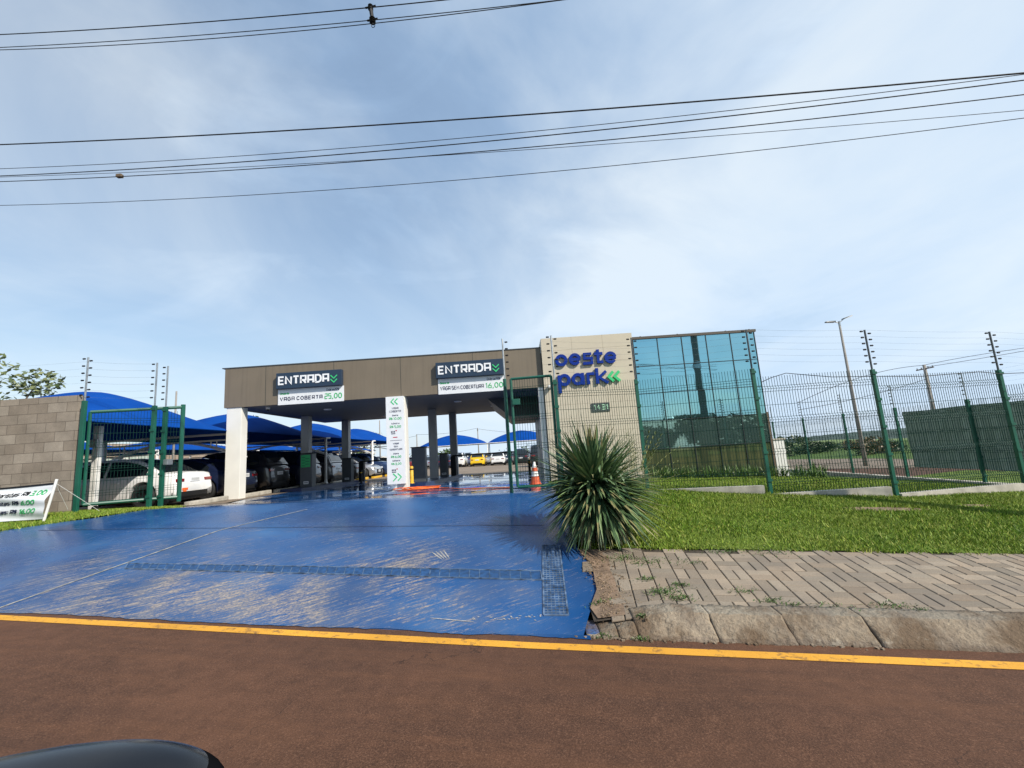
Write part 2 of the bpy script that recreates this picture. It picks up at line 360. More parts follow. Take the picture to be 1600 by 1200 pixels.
def olive_reflection():  # olive reflection painted into the lowest panes' colour; no curtains stand behind
    k = NB('olive_reflection_glass'); k.b.inputs['Roughness'].default_value = .03; k.b.inputs['Metallic'].default_value = .72
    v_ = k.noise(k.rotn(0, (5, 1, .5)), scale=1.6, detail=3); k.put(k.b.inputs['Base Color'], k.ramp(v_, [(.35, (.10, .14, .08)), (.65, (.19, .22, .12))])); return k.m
M['olive_tint_glass'] = olive_reflection()
M['mullion'] = mat('dark_mullion', (.02, .028, .028), .4, var=0)
def canopy_mat():
    k = NB('blue_shade_cloth'); n = k.noise(scale=1.2, detail=4)
    k.put(k.b.inputs['Base Color'], k.ramp(n, [(.3, (.002, .055, .29)), (.7, (.004, .072, .36))]))
    k.b.inputs['Roughness'].default_value = .9; k.b.inputs['Specular IOR Level'].default_value = .08
    tr = k.t.nodes.new('ShaderNodeBsdfTranslucent'); tr.inputs[0].default_value = (.001, .04, .33, 1)
    ms = k.t.nodes.new('ShaderNodeMixShader'); ms.inputs[0].default_value = .12
    out = [q for q in k.t.nodes if q.type == 'OUTPUT_MATERIAL'][0]
    k.t.links.new(k.b.outputs[0], ms.inputs[1]); k.t.links.new(tr.outputs[0], ms.inputs[2]); k.t.links.new(ms.outputs[0], out.inputs[0])
    return k.m
M['sail'] = canopy_mat()
def paint(name, c, metal=0., rough=.28): return mat(name, c, rough, metal, var=.03, coat=1.)
PAINT = {'white': paint('white_car_paint', (.80, .80, .79)), 'black': paint('black_car_paint', (.010, .010, .012)),
 'navy': paint('navy_car_paint', (.010, .016, .045)), 'silver': paint('silver_car_paint', (.45, .47, .50), .6),
 'grey': paint('grey_car_paint', (.10, .105, .12), .5), 'yellow': paint('yellow_car_paint', (.85, .55, .01)),
 'teal': paint('teal_car_paint', (.04, .09, .11), .3), 'blue': paint('blue_car_paint', (.03, .06, .15), .3),
 'red': paint('red_car_paint', (.20, .02, .015))}

# ------------------------------------------------------------------ mesh helpers
class MB:
    def __init__(s): s.v = []; s.f = []; s.c = []; s.smooth = False
    def quad(s, a, b, c, d, col=None):
        n = len(s.v); s.v += [tuple(a), tuple(b), tuple(c), tuple(d)]; s.f.append((n, n + 1, n + 2, n + 3)); s.c.append(col); return s
    def tri(s, a, b, c, col=None):
        n = len(s.v); s.v += [tuple(a), tuple(b), tuple(c)]; s.f.append((n, n + 1, n + 2)); s.c.append(col); return s
    def hexa(s, p, col=None):        # p: 8 corners, bottom 4 ccw then top 4
        n = len(s.v); s.v += [tuple(q) for q in p]
        for q in ((3, 2, 1, 0), (4, 5, 6, 7), (0, 1, 5, 4), (1, 2, 6, 5), (2, 3, 7, 6), (3, 0, 4, 7)):
            s.f.append(tuple(n + i for i in q)); s.c.append(col)
        return s
    def box(s, x0, x1, y0, y1, z0, z1, col=None):
        return s.hexa([(x0, y0, z0), (x1, y0, z0), (x1, y1, z0), (x0, y1, z0), (x0, y0, z1), (x1, y0, z1), (x1, y1, z1), (x0, y1, z1)], col)
    def rbox(s, x0, x1, y0, y1, z0, z1, b=.02):        # chamfered box
        t = bmesh.new(); bmesh.ops.create_cube(t, size=1)
        for q in t.verts: q.co = Vector(((x0 + x1) / 2 + q.co.x * (x1 - x0), (y0 + y1) / 2 + q.co.y * (y1 - y0), (z0 + z1) / 2 + q.co.z * (z1 - z0)))
        bmesh.ops.bevel(t, geom=t.edges[:], offset=b, segments=2, affect='EDGES', profile=.6)
        n = len(s.v); t.verts.ensure_lookup_table(); s.v += [tuple(q.co) for q in t.verts]
        for f in t.faces: s.f.append(tuple(n + q.index for q in f.verts)); s.c.append(None)
        t.free(); return s
    def tube(s, pts, r, n=6, caps=True):
        pts = [Vector(p) for p in pts]
        rs = r if isinstance(r, (list, tuple)) else [r] * len(pts)
        base = len(s.v); up = None
        for i, p in enumerate(pts):
            d = (pts[min(i + 1, len(pts) - 1)] - pts[max(i - 1, 0)]).normalized()
            if up is None or abs(d.dot(up)) > .98: up = Vector((0, 0, 1)) if abs(d.z) < .9 else Vector((1, 0, 0))
            a = d.cross(up).normalized(); b = a.cross(d).normalized()
            for k in range(n):
                t = 2 * math.pi * k / n; s.v.append(tuple(p + (a * math.cos(t) + b * math.sin(t)) * rs[i]))
        for i in range(len(pts) - 1):
            for k in range(n):
                k2 = (k + 1) % n
                s.f.append((base + i * n + k, base + i * n + k2, base + (i + 1) * n + k2, base + (i + 1) * n + k)); s.c.append(None)
        if caps:
            s.f.append(tuple(base + k for k in range(n))[::-1]); s.c.append(None)
            e = base + (len(pts) - 1) * n; s.f.append(tuple(e + k for k in range(n))); s.c.append(None)
        return s
    def lathe(s, prof, n=20, axis='z', cen=(0, 0, 0)):
        base = len(s.v); cx, cy, cz = cen
        for (r, h) in prof:
            for k in range(n):
                t = 2 * math.pi * k / n; a, b = r * math.cos(t), r * math.sin(t)
                s.v.append((cx + a, cy + b, cz + h) if axis == 'z' else (cx + a, cy + h, cz + b))
        for i in range(len(prof) - 1):
            for k in range(n):
                k2 = (k + 1) % n; q = (base + i * n + k, base + i * n + k2, base + (i + 1) * n + k2, base + (i + 1) * n + k)
                s.f.append(q if axis == 'z' else q[::-1]); s.c.append(None)
        return s
    def prism(s, poly, fn, d0, d1):  # poly in 2d, fn(a,b,d)->xyz
        n = len(s.v); k = len(poly)
        s.v += [tuple(fn(a, b, d0)) for a, b in poly] + [tuple(fn(a, b, d1)) for a, b in poly]
        s.f.append(tuple(range(n, n + k))[::-1]); s.f.append(tuple(range(n + k, n + 2 * k))); s.c += [None, None]
        for i in range(k):
            j = (i + 1) % k; s.f.append((n + i, n + j, n + k + j, n + k + i)); s.c.append(None)
        return s
    def build(s, name, mtl, parent=None, smooth=False):
        me = bpy.data.meshes.new(name); me.from_pydata(s.v, [], s.f)
        if any(c is not None for c in s.c):
            ca = me.color_attributes.new('Col', 'FLOAT_COLOR', 'CORNER'); buf = []
            for f, c in zip(s.f, s.c):
                c = c or (.2, .2, .2); buf += [c[0], c[1], c[2], 1.] * len(f)
            ca.data.foreach_set('color', buf)
        if isinstance(mtl, str): mtl = M[mtl]
        me.materials.append(mtl)
        if smooth: me.polygons.foreach_set('use_smooth', [True] * len(me.polygons))
        me.update()
        o = bpy.data.objects.new(name, me); COL.objects.link(o)
        if parent: o.parent = parent
        return o
def fixn(o):
    bm = bmesh.new(); bm.from_mesh(o.data); bmesh.ops.recalc_face_normals(bm, faces=bm.faces[:]); bm.to_mesh(o.data); bm.free(); return o
def tag(o, label=None, cat=None, group=None, kind=None):
    if label: o['label'] = label
    if cat: o['category'] = cat
    if group: o['group'] = group
    if kind: o['kind'] = kind
    return o
def thing(name, label, cat, loc=(0, 0, 0), rz=0, group=None):
    o = bpy.data.objects.new(name, None); COL.objects.link(o); o.empty_display_size = .2
    o.location = loc; o.rotation_euler = (0, 0, rz); return tag(o, label, cat, group)
def copy_tree(o, parent=None):
    c = o.copy(); COL.objects.link(c); c.parent = parent
    for ch in list(o.children): copy_tree(ch, c)
    return c
def loft(name, A, B, nu, nv, fn, dz, mtl, kind='structure'):
    """sheet between polylines A and B (lists of xy, same count) following terrain fn"""
    def res(P, n):
        out = []
        for i in range(n + 1):
            t = i / n * (len(P) - 1); k = min(int(t), len(P) - 2); q = t - k
            out.append((P[k][0] * (1 - q) + P[k + 1][0] * q, P[k][1] * (1 - q) + P[k + 1][1] * q))
        return out
    a = res(A, nu); b = res(B, nu); mb = MB()
    for i in range(nu + 1):
        for j in range(nv + 1):
            t = j / nv; x = a[i][0] * (1 - t) + b[i][0] * t; y = a[i][1] * (1 - t) + b[i][1] * t
            mb.v.append((x, y, fn(x, y) + dz))
    for i in range(nu):
        for j in range(nv):
            q = i * (nv + 1) + j; mb.f.append((q, q + 1, q + nv + 2, q + nv + 1)); mb.c.append(None)
    o = fixn(mb.build(name, mtl, smooth=True))
    if o.data.polygons[0].normal.z < 0: o.data.flip_normals()
    o['kind'] = kind; return o

# ------------------------------------------------------------------ terrain
def base_ground():
    xs = sorted(set([-2500, -1200, -600, -300, -150, -100, -60, -45, -30] + [x * .5 for x in range(-48, 49)] + [30, 45, 60, 100, 150, 300, 600, 1200, 2500]))
    ys = sorted(set([-1500, -600, -250, -120, -60, -40, -20, -12, -9] + [y * .4 for y in range(-20, 70)] + [30, 36, 42, 50, 60, 80, 110, 150, 220, 300, 400, 600, 900, 1500]))
    mb = MB(); nx = len(xs)
    for y in ys:
        for x in xs:
            z = min(G(x, y), GW(x, y)) - .045
            if y < edge_y(x) + .5: z = min(z, Gr(x) - .05)
            if -9.2 < x < 1.6 and edge_y(x) < y < 24: z -= .03
            mb.v.append((x, y, z))
    for j in range(len(ys) - 1):
        for i in range(nx - 1):
            q = j * nx + i; mb.f.append((q, q + 1, q + nx + 1, q + nx)); mb.c.append(None)
    o = mb.build('ground', 'field', smooth=True); o['kind'] = 'structure'
base_ground()
# road: from beyond the far kerb to the near edge
xs = [-60, -30, -14, -8, -4, 0, 4, 8, 14, 30, 60]
loft('road', [(x, edge_y(x) + .02) for x in xs], [(x, edge_y(x) - 9.2) for x in xs], 120, 20, lambda x, y: Gr(x), 0, 'road')
loft('yellow_edge_line', [(x, edge_y(x) - .150 - .007 * x) for x in xs], [(x, edge_y(x) - .268 - .007 * x) for x in xs], 240, 1, lambda x, y: Gr(x), .004, 'yellow_line')
loft('dry_verge', [(x, edge_y(max(-14, min(14, x))) - 9.3) for x in xs], [(x, -52) for x in xs], 60, 6, lambda x, y: Gr(x), .02, 'straw_field')
# driveway ramp, blue painted concrete, jagged front edge over the asphalt
def PX(u, v, fn=None):
    q = gp(u, v, fn or G); return (q.x, q.y)
DL = [(-13.0, edge_y(-13) - .02), (-9.6, 7.0), (-8.5, 7.95), (-7.9, 8.25), (-7.15, 9.0), (-8.0, 11.5), (-8.9, 14.7), (-8.75, 19), (-8.6, 23.6)]
DR = [(.46, edge_y(.46) - .02), PX(921, 958), PX(933, 925), PX(925, 885), PX(903, 858), (.75, 8.6), (.95, 11.5), (1.05, 14.6), (1.1, 19), (1.3, 23.6)]
loft('driveway', DL, DR, 160, 110, G, 0.0, 'blue')
# ragged lip of paint spilling onto the road
mb = MB(); random.seed(4)
x = -12.0; prev = .0
while x < .5:
    nxt = max(-.01, min(.045, prev + random.uniform(-.018, .018))); dx = random.uniform(.03, .09)
    mb.quad((x, edge_y(x) - .02 - prev, Gr(x) + .006), (x + dx, edge_y(x + dx) - .02 - nxt, Gr(x + dx) + .006), (x + dx, edge_y(x + dx) + .02, Gr(x + dx) + .008), (x, edge_y(x) + .02, Gr(x) + .008))
    x += dx; prev = nxt
mb.build('driveway_lip', 'blue')['kind'] = 'structure'
M['chalk'] = mat('bare_concrete_scratch', (.38, .36, .33), .85, var=.35, scale=60)
mb = MB(); random.seed(14)
def mark(p, q, wd):
    p = Vector(PX(*p)); q = Vector(PX(*q)); n_ = Vector((-(q - p).y, (q - p).x)).normalized(); pr = None; S_ = 10
    for i in range(S_ + 1):
        c = p.lerp(q, i / S_); h_ = wd * (.35 + .65 * math.sin(math.pi * min(.97, max(.03, i / S_)))) * random.uniform(.6, 1.2) / 2
        cur = (c + n_ * h_, c - n_ * h_)
        if pr: mb.quad(*[(a.x, a.y, G(a.x, a.y) + .004) for a in (pr[0], pr[1], cur[1], cur[0])])
        pr = cur
for i in range(4): mark((675 + i * 6, 863 - i), (690 + i * 4, 874 - i * .5), .018)
mark((672, 966), (740, 972), .014)
for i in range(34):
    u = random.uniform(735, 850); v = 968 - (u - 735) * .03 + random.gauss(0, 2.2); mark((u, v), (u + random.uniform(1.5, 6), v + random.uniform(-1, 1)), .010)
fixn(mb.build('paint_scratches', 'chalk'))['kind'] = 'structure'
def strip(name, pts, wd, dz, mtl, fn=G):
    P = []
    for (a, b) in zip(pts, pts[1:]):
        n = max(2, int(math.dist(a, b) / .15))
        P += [(a[0] + (b[0] - a[0]) * i / n, a[1] + (b[1] - a[1]) * i / n) for i in range(n)]
    P.append(pts[-1]); mb = MB()
    for a, b in zip(P, P[1:]):
        d = Vector((b[0] - a[0], b[1] - a[1])).normalized() * wd / 2; n = Vector((-d.y, d.x))
        q = [(a[0] + n.x, a[1] + n.y), (b[0] + n.x, b[1] + n.y), (b[0] - n.x, b[1] - n.y), (a[0] - n.x, a[1] - n.y)]
        mb.quad(*[(x, y, fn(x, y) + dz) for x, y in q][::-1])
    o = mb.build(name, mtl); o['kind'] = 'structure'; return o
M['seam'] = mat('seam_filler', (.33, .31, .27), .8, var=.5, scale=18)
M['seam_dark'] = mat('seam_dark', (.02, .035, .08), .8, var=.4, scale=9)
strip('driveway_seam', [PX(-6, 952), PX(160, 893), PX(350, 827), PX(480, 796)], .026, .005, 'seam')
strip('driveway_seam', [PX(60, 829), PX(400, 825), PX(850, 821)], .014, .005, 'seam_dark')
strip('driveway_seam', [(-7.2, 9.35), (-2.67, 9.6), (.8, 9.4)], .03, .005, 'seam')
strip('driveway_seam', [(-8.9, 14.3), (1.0, 14.3)], .05, .005, 'seam_dark')
# car park surface beyond and beside the blue floor
loft('parking_lot', [(-8.62, 23.5), (-8.7, 75)], [(40, 23.5), (60, 75)], 50, 40, G, .012, 'lot')
loft('parking_bay_ground', [(-8.2, 10.5), (-8.9, 14.7), (-8.7, 23.5), (-8.7, 75)], [(-26, 9.5), (-26, 14.7), (-26, 23.5), (-26, 75)], 60, 30, G, .004, 'lot')
_ge = [PX(u, v, GW) for u, v in ((905, 858), (1000, 857), (1100, 858), (1300, 861), (1450, 863.5), (1600, 866))]
def gl_edge(x):
    if x <= _ge[0][0]: return _ge[0][1]
    for a, b in zip(_ge, _ge[1:]):
        if x <= b[0]: return a[1] + (b[1] - a[1]) * (x - a[0]) / (b[0] - a[0])
    sl_ = (_ge[-1][1] - _ge[2][1]) / (_ge[-1][0] - _ge[2][0]); return _ge[-1][1] + sl_ * (x - _ge[-1][0])
# pavement of concrete pavers, laid in a basket weave
def pavers():
    loft('pavement_bed', [(.60, edge_y(.6) + .22), (DR[1][0] + .02, DR[1][1] + .08), (DR[2][0] + .01, DR[2][1]), (DR[3][0] + .01, DR[3][1]), (DR[4][0] + .01, DR[4][1])], [(14, edge_y(14) + .33), (14, edge_y(14) + .5), (14, edge_y(14) + .8), (14, edge_y(14) + 1.2), (14, gl_edge(14) + .1)], 12, 60, GW, -.012, 'joint')
    mb = MB(); random.seed(7); W, L, g = .122, .244, .009
    th = math.radians(-8.5); ca, sa = math.cos(th), math.sin(th)
    def inside(x, y):
        if not (.60 < x < 13.5): return False
        lo = edge_y(x) + .28; hi = gl_edge(x) - .02
        return lo < y < hi and x > .80 + .06 * math.sin(y * 7)
    def put(u, v, du, dv):
        cx, cy = u + du / 2, v + dv / 2
        x = ca * cx - sa * cy + .6; y = sa * cx + ca * cy + 3.2
        if not inside(x, y): return
        t = random.uniform(.76, 1.16); wm_ = random.uniform(-.004, .014)
        col = (.27 * t + wm_, .222 * t, .168 * t - wm_ * .5)
        tz = random.uniform(-.002, .002); cs = []; a = .5 * (du - g); b = .5 * (dv - g); bl = .006
        ring = []
        for (sx, sy) in ((-1, -1), (1, -1), (1, 1), (-1, 1)):
            pr = []
            for k_, z in ((0, -.012), (0, -.003), (bl, .002)):
                uu = cx + sx * (a - k_); vv = cy + sy * (b - k_)
                xx = ca * uu - sa * vv + .6; yy = sa * uu + ca * vv + 3.2
                pr.append((xx, yy, GW(xx, yy) + z + tz))
            ring.append(pr)
        for i in range(4):
            j = (i + 1) % 4
            for k_ in range(2): mb.quad(ring[i][k_], ring[j][k_], ring[j][k_ + 1], ring[i][k_ + 1], col)
        mb.quad(*[r[2] for r in ring], col)
    for i in range(-3, 62):
        for j in range(-14, 22):
            u0 = i * L; v0 = j * L + (i % 2) * 0
            if (i + j) % 2: put(u0, v0, L, W); put(u0, v0 + W, L, W)
            else: put(u0, v0, W, L); put(u0 + W, v0, W, L)
    o = mb.build('pavement', 'paver'); o['kind'] = 'structure'
pavers()
# worn kerb stones, one run
def kerb():
    mb = MB(); random.seed(21)
    cuts = [.50, .62, .77, .93, 1.56, 2.14, 2.75, 4.3] + [5.3 + i for i in range(10)]
    for k, (x0, x1) in enumerate(zip(cuts, cuts[1:])):
        gap = random.uniform(.003, .006); N = max(3, int((x1 - x0) / .02)); dx = random.uniform(-.012, .012); tilt = random.uniform(-.012, .012)
        tone = random.uniform(.85, 1.12); rows = []
        rough = .8 if x0 < 2.6 else .3
        prof = [(-.0, -.05), (-.004, .0), (.022, .032), (.055, .062), (.095, .092), (.14, .117), (.185, .134), (.235, .140), (.30, .141), (.345, .140), (.35, -.03)]
        if k < 3: prof = [(a * .55 if a < .3 else a, b) for a, b in prof]
        for i in range(N + 1):
            x = x0 + gap + (x1 - x0 - 2 * gap) * i / N; r = []
            e = min(i, N - i) * .03; er = max(0, .014 - e) * .7
            for j, (py, pz) in enumerate(prof):
                y = edge_y(x) - .01 + py * 1.0 + dx + (.010 * math.sin(x * 31 + j * 1.7 + k) + .007 * math.sin(x * 77 + j * 2.9) + random.gauss(0, .0035)) * rough + (er if j < 5 else 0)
                z = Gr(x) + pz + tilt * (i / N - .5) + (.006 * math.sin(x * 23 + j + 2 * k) + random.gauss(0, .0032)) * rough * (1 if j < 5 else .3) - (er * .8 if 1 < j < 7 else 0)
                if j >= 6 and k > 2: z = GW(x, y) + .012 if j < len(prof) - 1 else z
                if x < 1.3 and (j < 6 or k < 3): z = Gr(x) + (z - Gr(x)) * (kf(x) if pz > 0 else 1)
                r.append((x, y, z))
            rows.append(r)
        for i in range(N):
            for j in range(len(prof) - 1):
                q = tone
                col = (.31 * q, .25 * q, .18 * q) if j < 6 else (.30 * q, .26 * q, .20 * q)
                if j < 2: col = (.25 * q, .20 * q, .15 * q)
                if k < 1 and j > 3: col = (.05, .11, .26)
                mb.quad(rows[i][j], rows[i + 1][j], rows[i + 1][j + 1], rows[i][j + 1], col)
        for r, fl in ((rows[0], 0), (rows[-1], 1)):
            c0 = (r[0][0], r[0][1] + .1, r[0][2])
            n = len(mb.v); mb.v += r; mb.f.append(tuple(range(n, n + len(r)))[::(-1 if fl else 1)]); mb.c.append((.2, .16, .12))
    o = mb.build('kerb', 'kerb', smooth=False); bm_ = bmesh.new(); bm_.from_mesh(o.data); bmesh.ops.remove_doubles(bm_, verts=bm_.verts[:], dist=.0004); [setattr(f_, 'smooth', True) for f_ in bm_.faces]; bm_.to_mesh(o.data); bm_.free(); o['kind'] = 'structure'
kerb()
# crumbled rubble and grit along the kerb foot and the ramp corner
mb = MB(); random.seed(5)
for i in range(300):
    x = random.choice([random.uniform(.4, 2.8), random.uniform(.4, 1.2)]); y = edge_y(x) - abs(random.gauss(0, .022)) - .002
    if random.random() < .45: x = random.uniform(.66, 1.05); y = random.uniform(4.0, 5.6)
    s = random.choice([.003, .004, .006, .011]); z = (GW(x, y) if y > edge_y(x) + .1 else Gr(x)) + s * .4
    p = [(x + random.gauss(0, 1) * s * .3 + a * s, y + b * s, z + c * s * .6) for c in (-1, 1) for a, b in ((-1, -1), (1, -1), (1, 1), (-1, 1))]
    t = random.uniform(.6, 1.2); mb.hexa(p, (.30 * t, .23 * t, .16 * t))
mb.build('gravel', 'kerb')['kind'] = 'stuff'
loft('soil_strip', [(.64, edge_y(.64) + .24), (DR[1][0] + .02, DR[1][1] + .06), DR[2], DR[3], DR[4]], [(.94, edge_y(.94) + .24), (.92, 4.6), (.95, 4.9), (.95, 5.1), PX(950, 860, GW)], 20, 4, GW, .003, 'soil')
# lawns
LWA = [(x, gl_edge(x) + .0) for x in (.72, 2, 4, 6, 8, 11, 14, 20)]
LWB = [(.95, 14.4), (2.2, 14.5), (4.2, 14.6), (6.4, 14.7), (8.6, 15), (11.2, 15.5), (13.6, 16), (20, 20)]
loft('lawn', LWA, LWB, 80, 60, GW, .006, 'lawn')
loft('lawn', [(-20, 7.6), (-9.6, 7.05), (-8.5, 8.0), (-7.95, 8.3), (-7.2, 9.05)], [(-20, 9.9), (-9.6, 9.6), (-8.9, 9.6), (-8.2, 9.6), (-7.3, 9.6)], 40, 14, G, .01, 'lawn')
loft('dirt_track', [(13.6, 9), (13.6, 17.5), (13.6, 24)], [(60, 9), (60, 22), (60, 34)], 30, 30, G, -.012, 'road')
def blades(name, n, gen, fn, h=(.022, .045), w=(.004, .008), cols=None):
    mb = MB()
    for _ in range(n):
        q = gen()
        if q is None: continue
        x, y, s = q; z = fn(x, y); hh = random.uniform(*h) * s; ww = random.uniform(*w) * s
        a = random.uniform(0, math.pi * 2); ca, sa = math.cos(a), math.sin(a); lx = random.gauss(0, .45) * hh; ly = random.gauss(0, .45) * hh
        c = random.choice(cols); t = random.uniform(.75, 1.25); c = tuple(k * t for k in c)
        mb.tri((x - ca * ww, y - sa * ww, z), (x + ca * ww, y + sa * ww, z), (x + lx, y + ly, z + hh), c)
    o = mb.build(name, 'blade'); return tag(o, 'short green lawn grass around the fence and entrance', 'grass', kind='stuff')
GC = [(.15, .26, .018), (.115, .215, .015), (.20, .30, .024), (.29, .31, .06), (.07, .14, .012)]
random.seed(31)
def patch(x, y):                                      # bare earth spots in the lawn
    for (cx_, cy_, rx, ry) in ((5.9, 7.35, .75, .16), (5.0, 8.25, .35, .08), (7.6, 7.6, .3, .1)):
        d = ((x - cx_) / rx) ** 2 + ((y - cy_) / ry) ** 2
        if d < 1 and random.random() < 1.0 - d * .5: return True
    return False
def gen1():
    y = 5.0 + 3.9 * random.random() ** .9; x = random.uniform(.72, 11.2)
    if y < gl_edge(x) - .03 * (1 + math.sin(x * 4.1) * math.sin(x * 1.3)) + random.gauss(0, .025) or x > y * 1.28 + .3 or patch(x, y): return None
    q_ = .5 + .5 * math.sin(x * 2.3 + 1.7 * math.sin(y * 1.9)) * math.sin(y * 3.1 + x)
    return x, y, (1.0 + (y - 5) * .1) * (.75 + .5 * q_ + (random.random() < .01) * .9)
blades('grass', 170000, gen1, GW, cols=GC)
def gen2():
    x = random.uniform(1.2, 13.1); y = random.uniform(8.8, 14.5)
    if x > y * 1.25: return None
    return x, y, 1.6
blades('grass', 60000, gen2, GW, cols=GC)
def gen3():
    x = random.uniform(-13, -7.1); y = random.uniform(7.2, 9.5)
    t = (x + 9.6) / 2.4; lo = 7.0 + max(0, t) * 1.9 if x < -7.2 else 9.1
    if y < lo + random.gauss(0, .03): return None
    return x, y, 1.3
blades('grass', 30000, gen3, G, cols=GC)
mb = MB()                                            # soil under the bare spots
for (cx_, cy_, rx, ry) in ((5.9, 7.35, .75, .16), (5.0, 8.25, .35, .08), (7.6, 7.6, .3, .1)):
    ring = [(cx_ + math.cos(k * math.pi / 10) * rx * random.uniform(.8, 1.1), cy_ + math.sin(k * math.pi / 10) * ry * random.uniform(.8, 1.1)) for k in range(20)]
    for a, b in zip(ring, ring[1:] + ring[:1]): mb.tri((cx_, cy_, GW(cx_, cy_) + .012), (*a, GW(*a) + .011), (*b, GW(*b) + .011))
mb.build('bare_soil', 'soil')['kind'] = 'structure'
# weeds growing in the paving joints
mb = MB(); random.seed(77)
for (u, v, n, sp) in ((935, 955, 60, .05), (945, 985, 90, .07), (1003, 990, 90, .035), (1003, 965, 60, .02), (1040, 925, 220, .10), (1060, 935, 150, .07), (1065, 915, 80, .05),
                      (1160, 925, 70, .07), (1205, 940, 60, .06), (1235, 946, 50, .05), (1395, 948, 80, .08), (1440, 955, 40, .05), (970, 873, 160, .12), (1010, 878, 160, .14), (1075, 880, 60, .10),
                      (1130, 862, 120, .12), (1200, 862, 140, .18), (1010, 905, 70, .06), (1280, 948, 25, .07), (1320, 950, 25, .07)):
    p0 = gp(u, v, GW)
    if u in (935, 945) or (u == 1003 and v == 990): p0 = gp(u, v, lambda x, y: Gr(x) + .05)
    for _ in range(n):
        x = p0.x + random.gauss(0, sp); y = p0.y + random.gauss(0, sp * .45); z = (GW(x, y) if y > edge_y(x) + .12 else max(Gr(x), p0.z - .05))
        a = random.uniform(0, 6.28); l = random.uniform(.008, .022); ca, sa = math.cos(a), math.sin(a); h = random.uniform(.004, .03); t = random.uniform(.6, 1.3)
        mb.quad((x, y, z), (x + ca * l - sa * l * .3, y + sa * l + ca * l * .3, z + h * .8), (x + ca * l * 1.7, y + sa * l * 1.7, z + h), (x + ca * l + sa * l * .3, y + sa * l - ca * l * .3, z + h * .8), (.075 * t, .14 * t, .025 * t))
tag(mb.build('weeds', 'leaf'), 'small green weeds sprouting from the paving joints and kerb', 'weeds', kind='stuff')
# loose straw on the paving by the ramp
mb = MB()
for _ in range(300):
    x = .72 + abs(random.gauss(0, .18)); y = random.uniform(4.2, 5.65); a = random.uniform(0, 6.28); l = random.uniform(.02, .06); z = GW(x, y) + .006
    dx, dy = math.cos(a) * l, math.sin(a) * l; nx, ny = -math.sin(a) * .0015, math.cos(a) * .0015; t = random.uniform(.7, 1.2)
    mb.quad((x - nx, y - ny, z), (x + dx - nx, y + dy - ny, z + .004), (x + dx + nx, y + dy + ny, z + .004), (x + nx, y + ny, z), (.42 * t, .30 * t, .17 * t))
for _ in range(500):
    y = random.uniform(4.25, 5.7); x = .66 + .12 * math.sin((y - 4.2) * 2) + abs(random.gauss(0, .10)); a = random.uniform(0, 6.28); l = random.uniform(.006, .016); z = GW(x, y) + .006; t = random.uniform(.5, 1.3)
    mb.quad((x, y, z), (x + l * math.cos(a), y + l * math.sin(a), z + .003), (x + l * math.cos(a + 1.2), y + l * math.sin(a + 1.2), z + .004), (x + l * .5 * math.cos(a + 2), y + l * .5 * math.sin(a + 2), z), (.34 * t, .24 * t, .15 * t))
tag(mb.build('straw', 'leaf'), 'dry straw scattered on the paving beside the blue ramp', 'straw', kind='stuff')

# far hills and pasture
def ridge(name, pts, y0, y1, zb, mtl):
    mb = MB()
    for (a, za), (b, zb2) in zip(pts, pts[1:]):
        mb.quad((a, y0, zb), (b, y0, zb), (b, y1, zb2), (a, y1, za)); mb.quad((a, y1, za), (b, y1, zb2), (b, y1 + 300, zb), (a, y1 + 300, zb))
    o = mb.build(name, mtl, smooth=False); o['kind'] = 'structure'
def rp(us, Y):
    out = []
    for (u, v) in us:
        q = at(u, v, Y); out.append((q.x, q.z))
    return out
random.seed(3)
us = [(-700, 800), (0, 768), (300, 744), (600, 723), (860, 704), (1000, 695), (1150, 690), (1200, 688), (1245, 685), (1275, 681), (1310, 677.5), (1350, 674), (1380, 672), (1420, 668), (1500, 662), (1600, 655), (1900, 636), (3000, 560)]
dense = []
for (a, b), (c, d) in zip(us, us[1:]):
    for k in range(8): dense.append((a + (c - a) * k / 8, b + (d - b) * k / 8 + random.uniform(-.5, .5)))
ridge('hills', rp(dense, 1300), 900, 1300, -60, 'hill')
ridge('pasture_slope', rp([(1200, 696), (1260, 690), (1300, 687), (1380, 686), (1450, 683), (1620, 676)], 700), 500, 700, -45, 'hillfield')

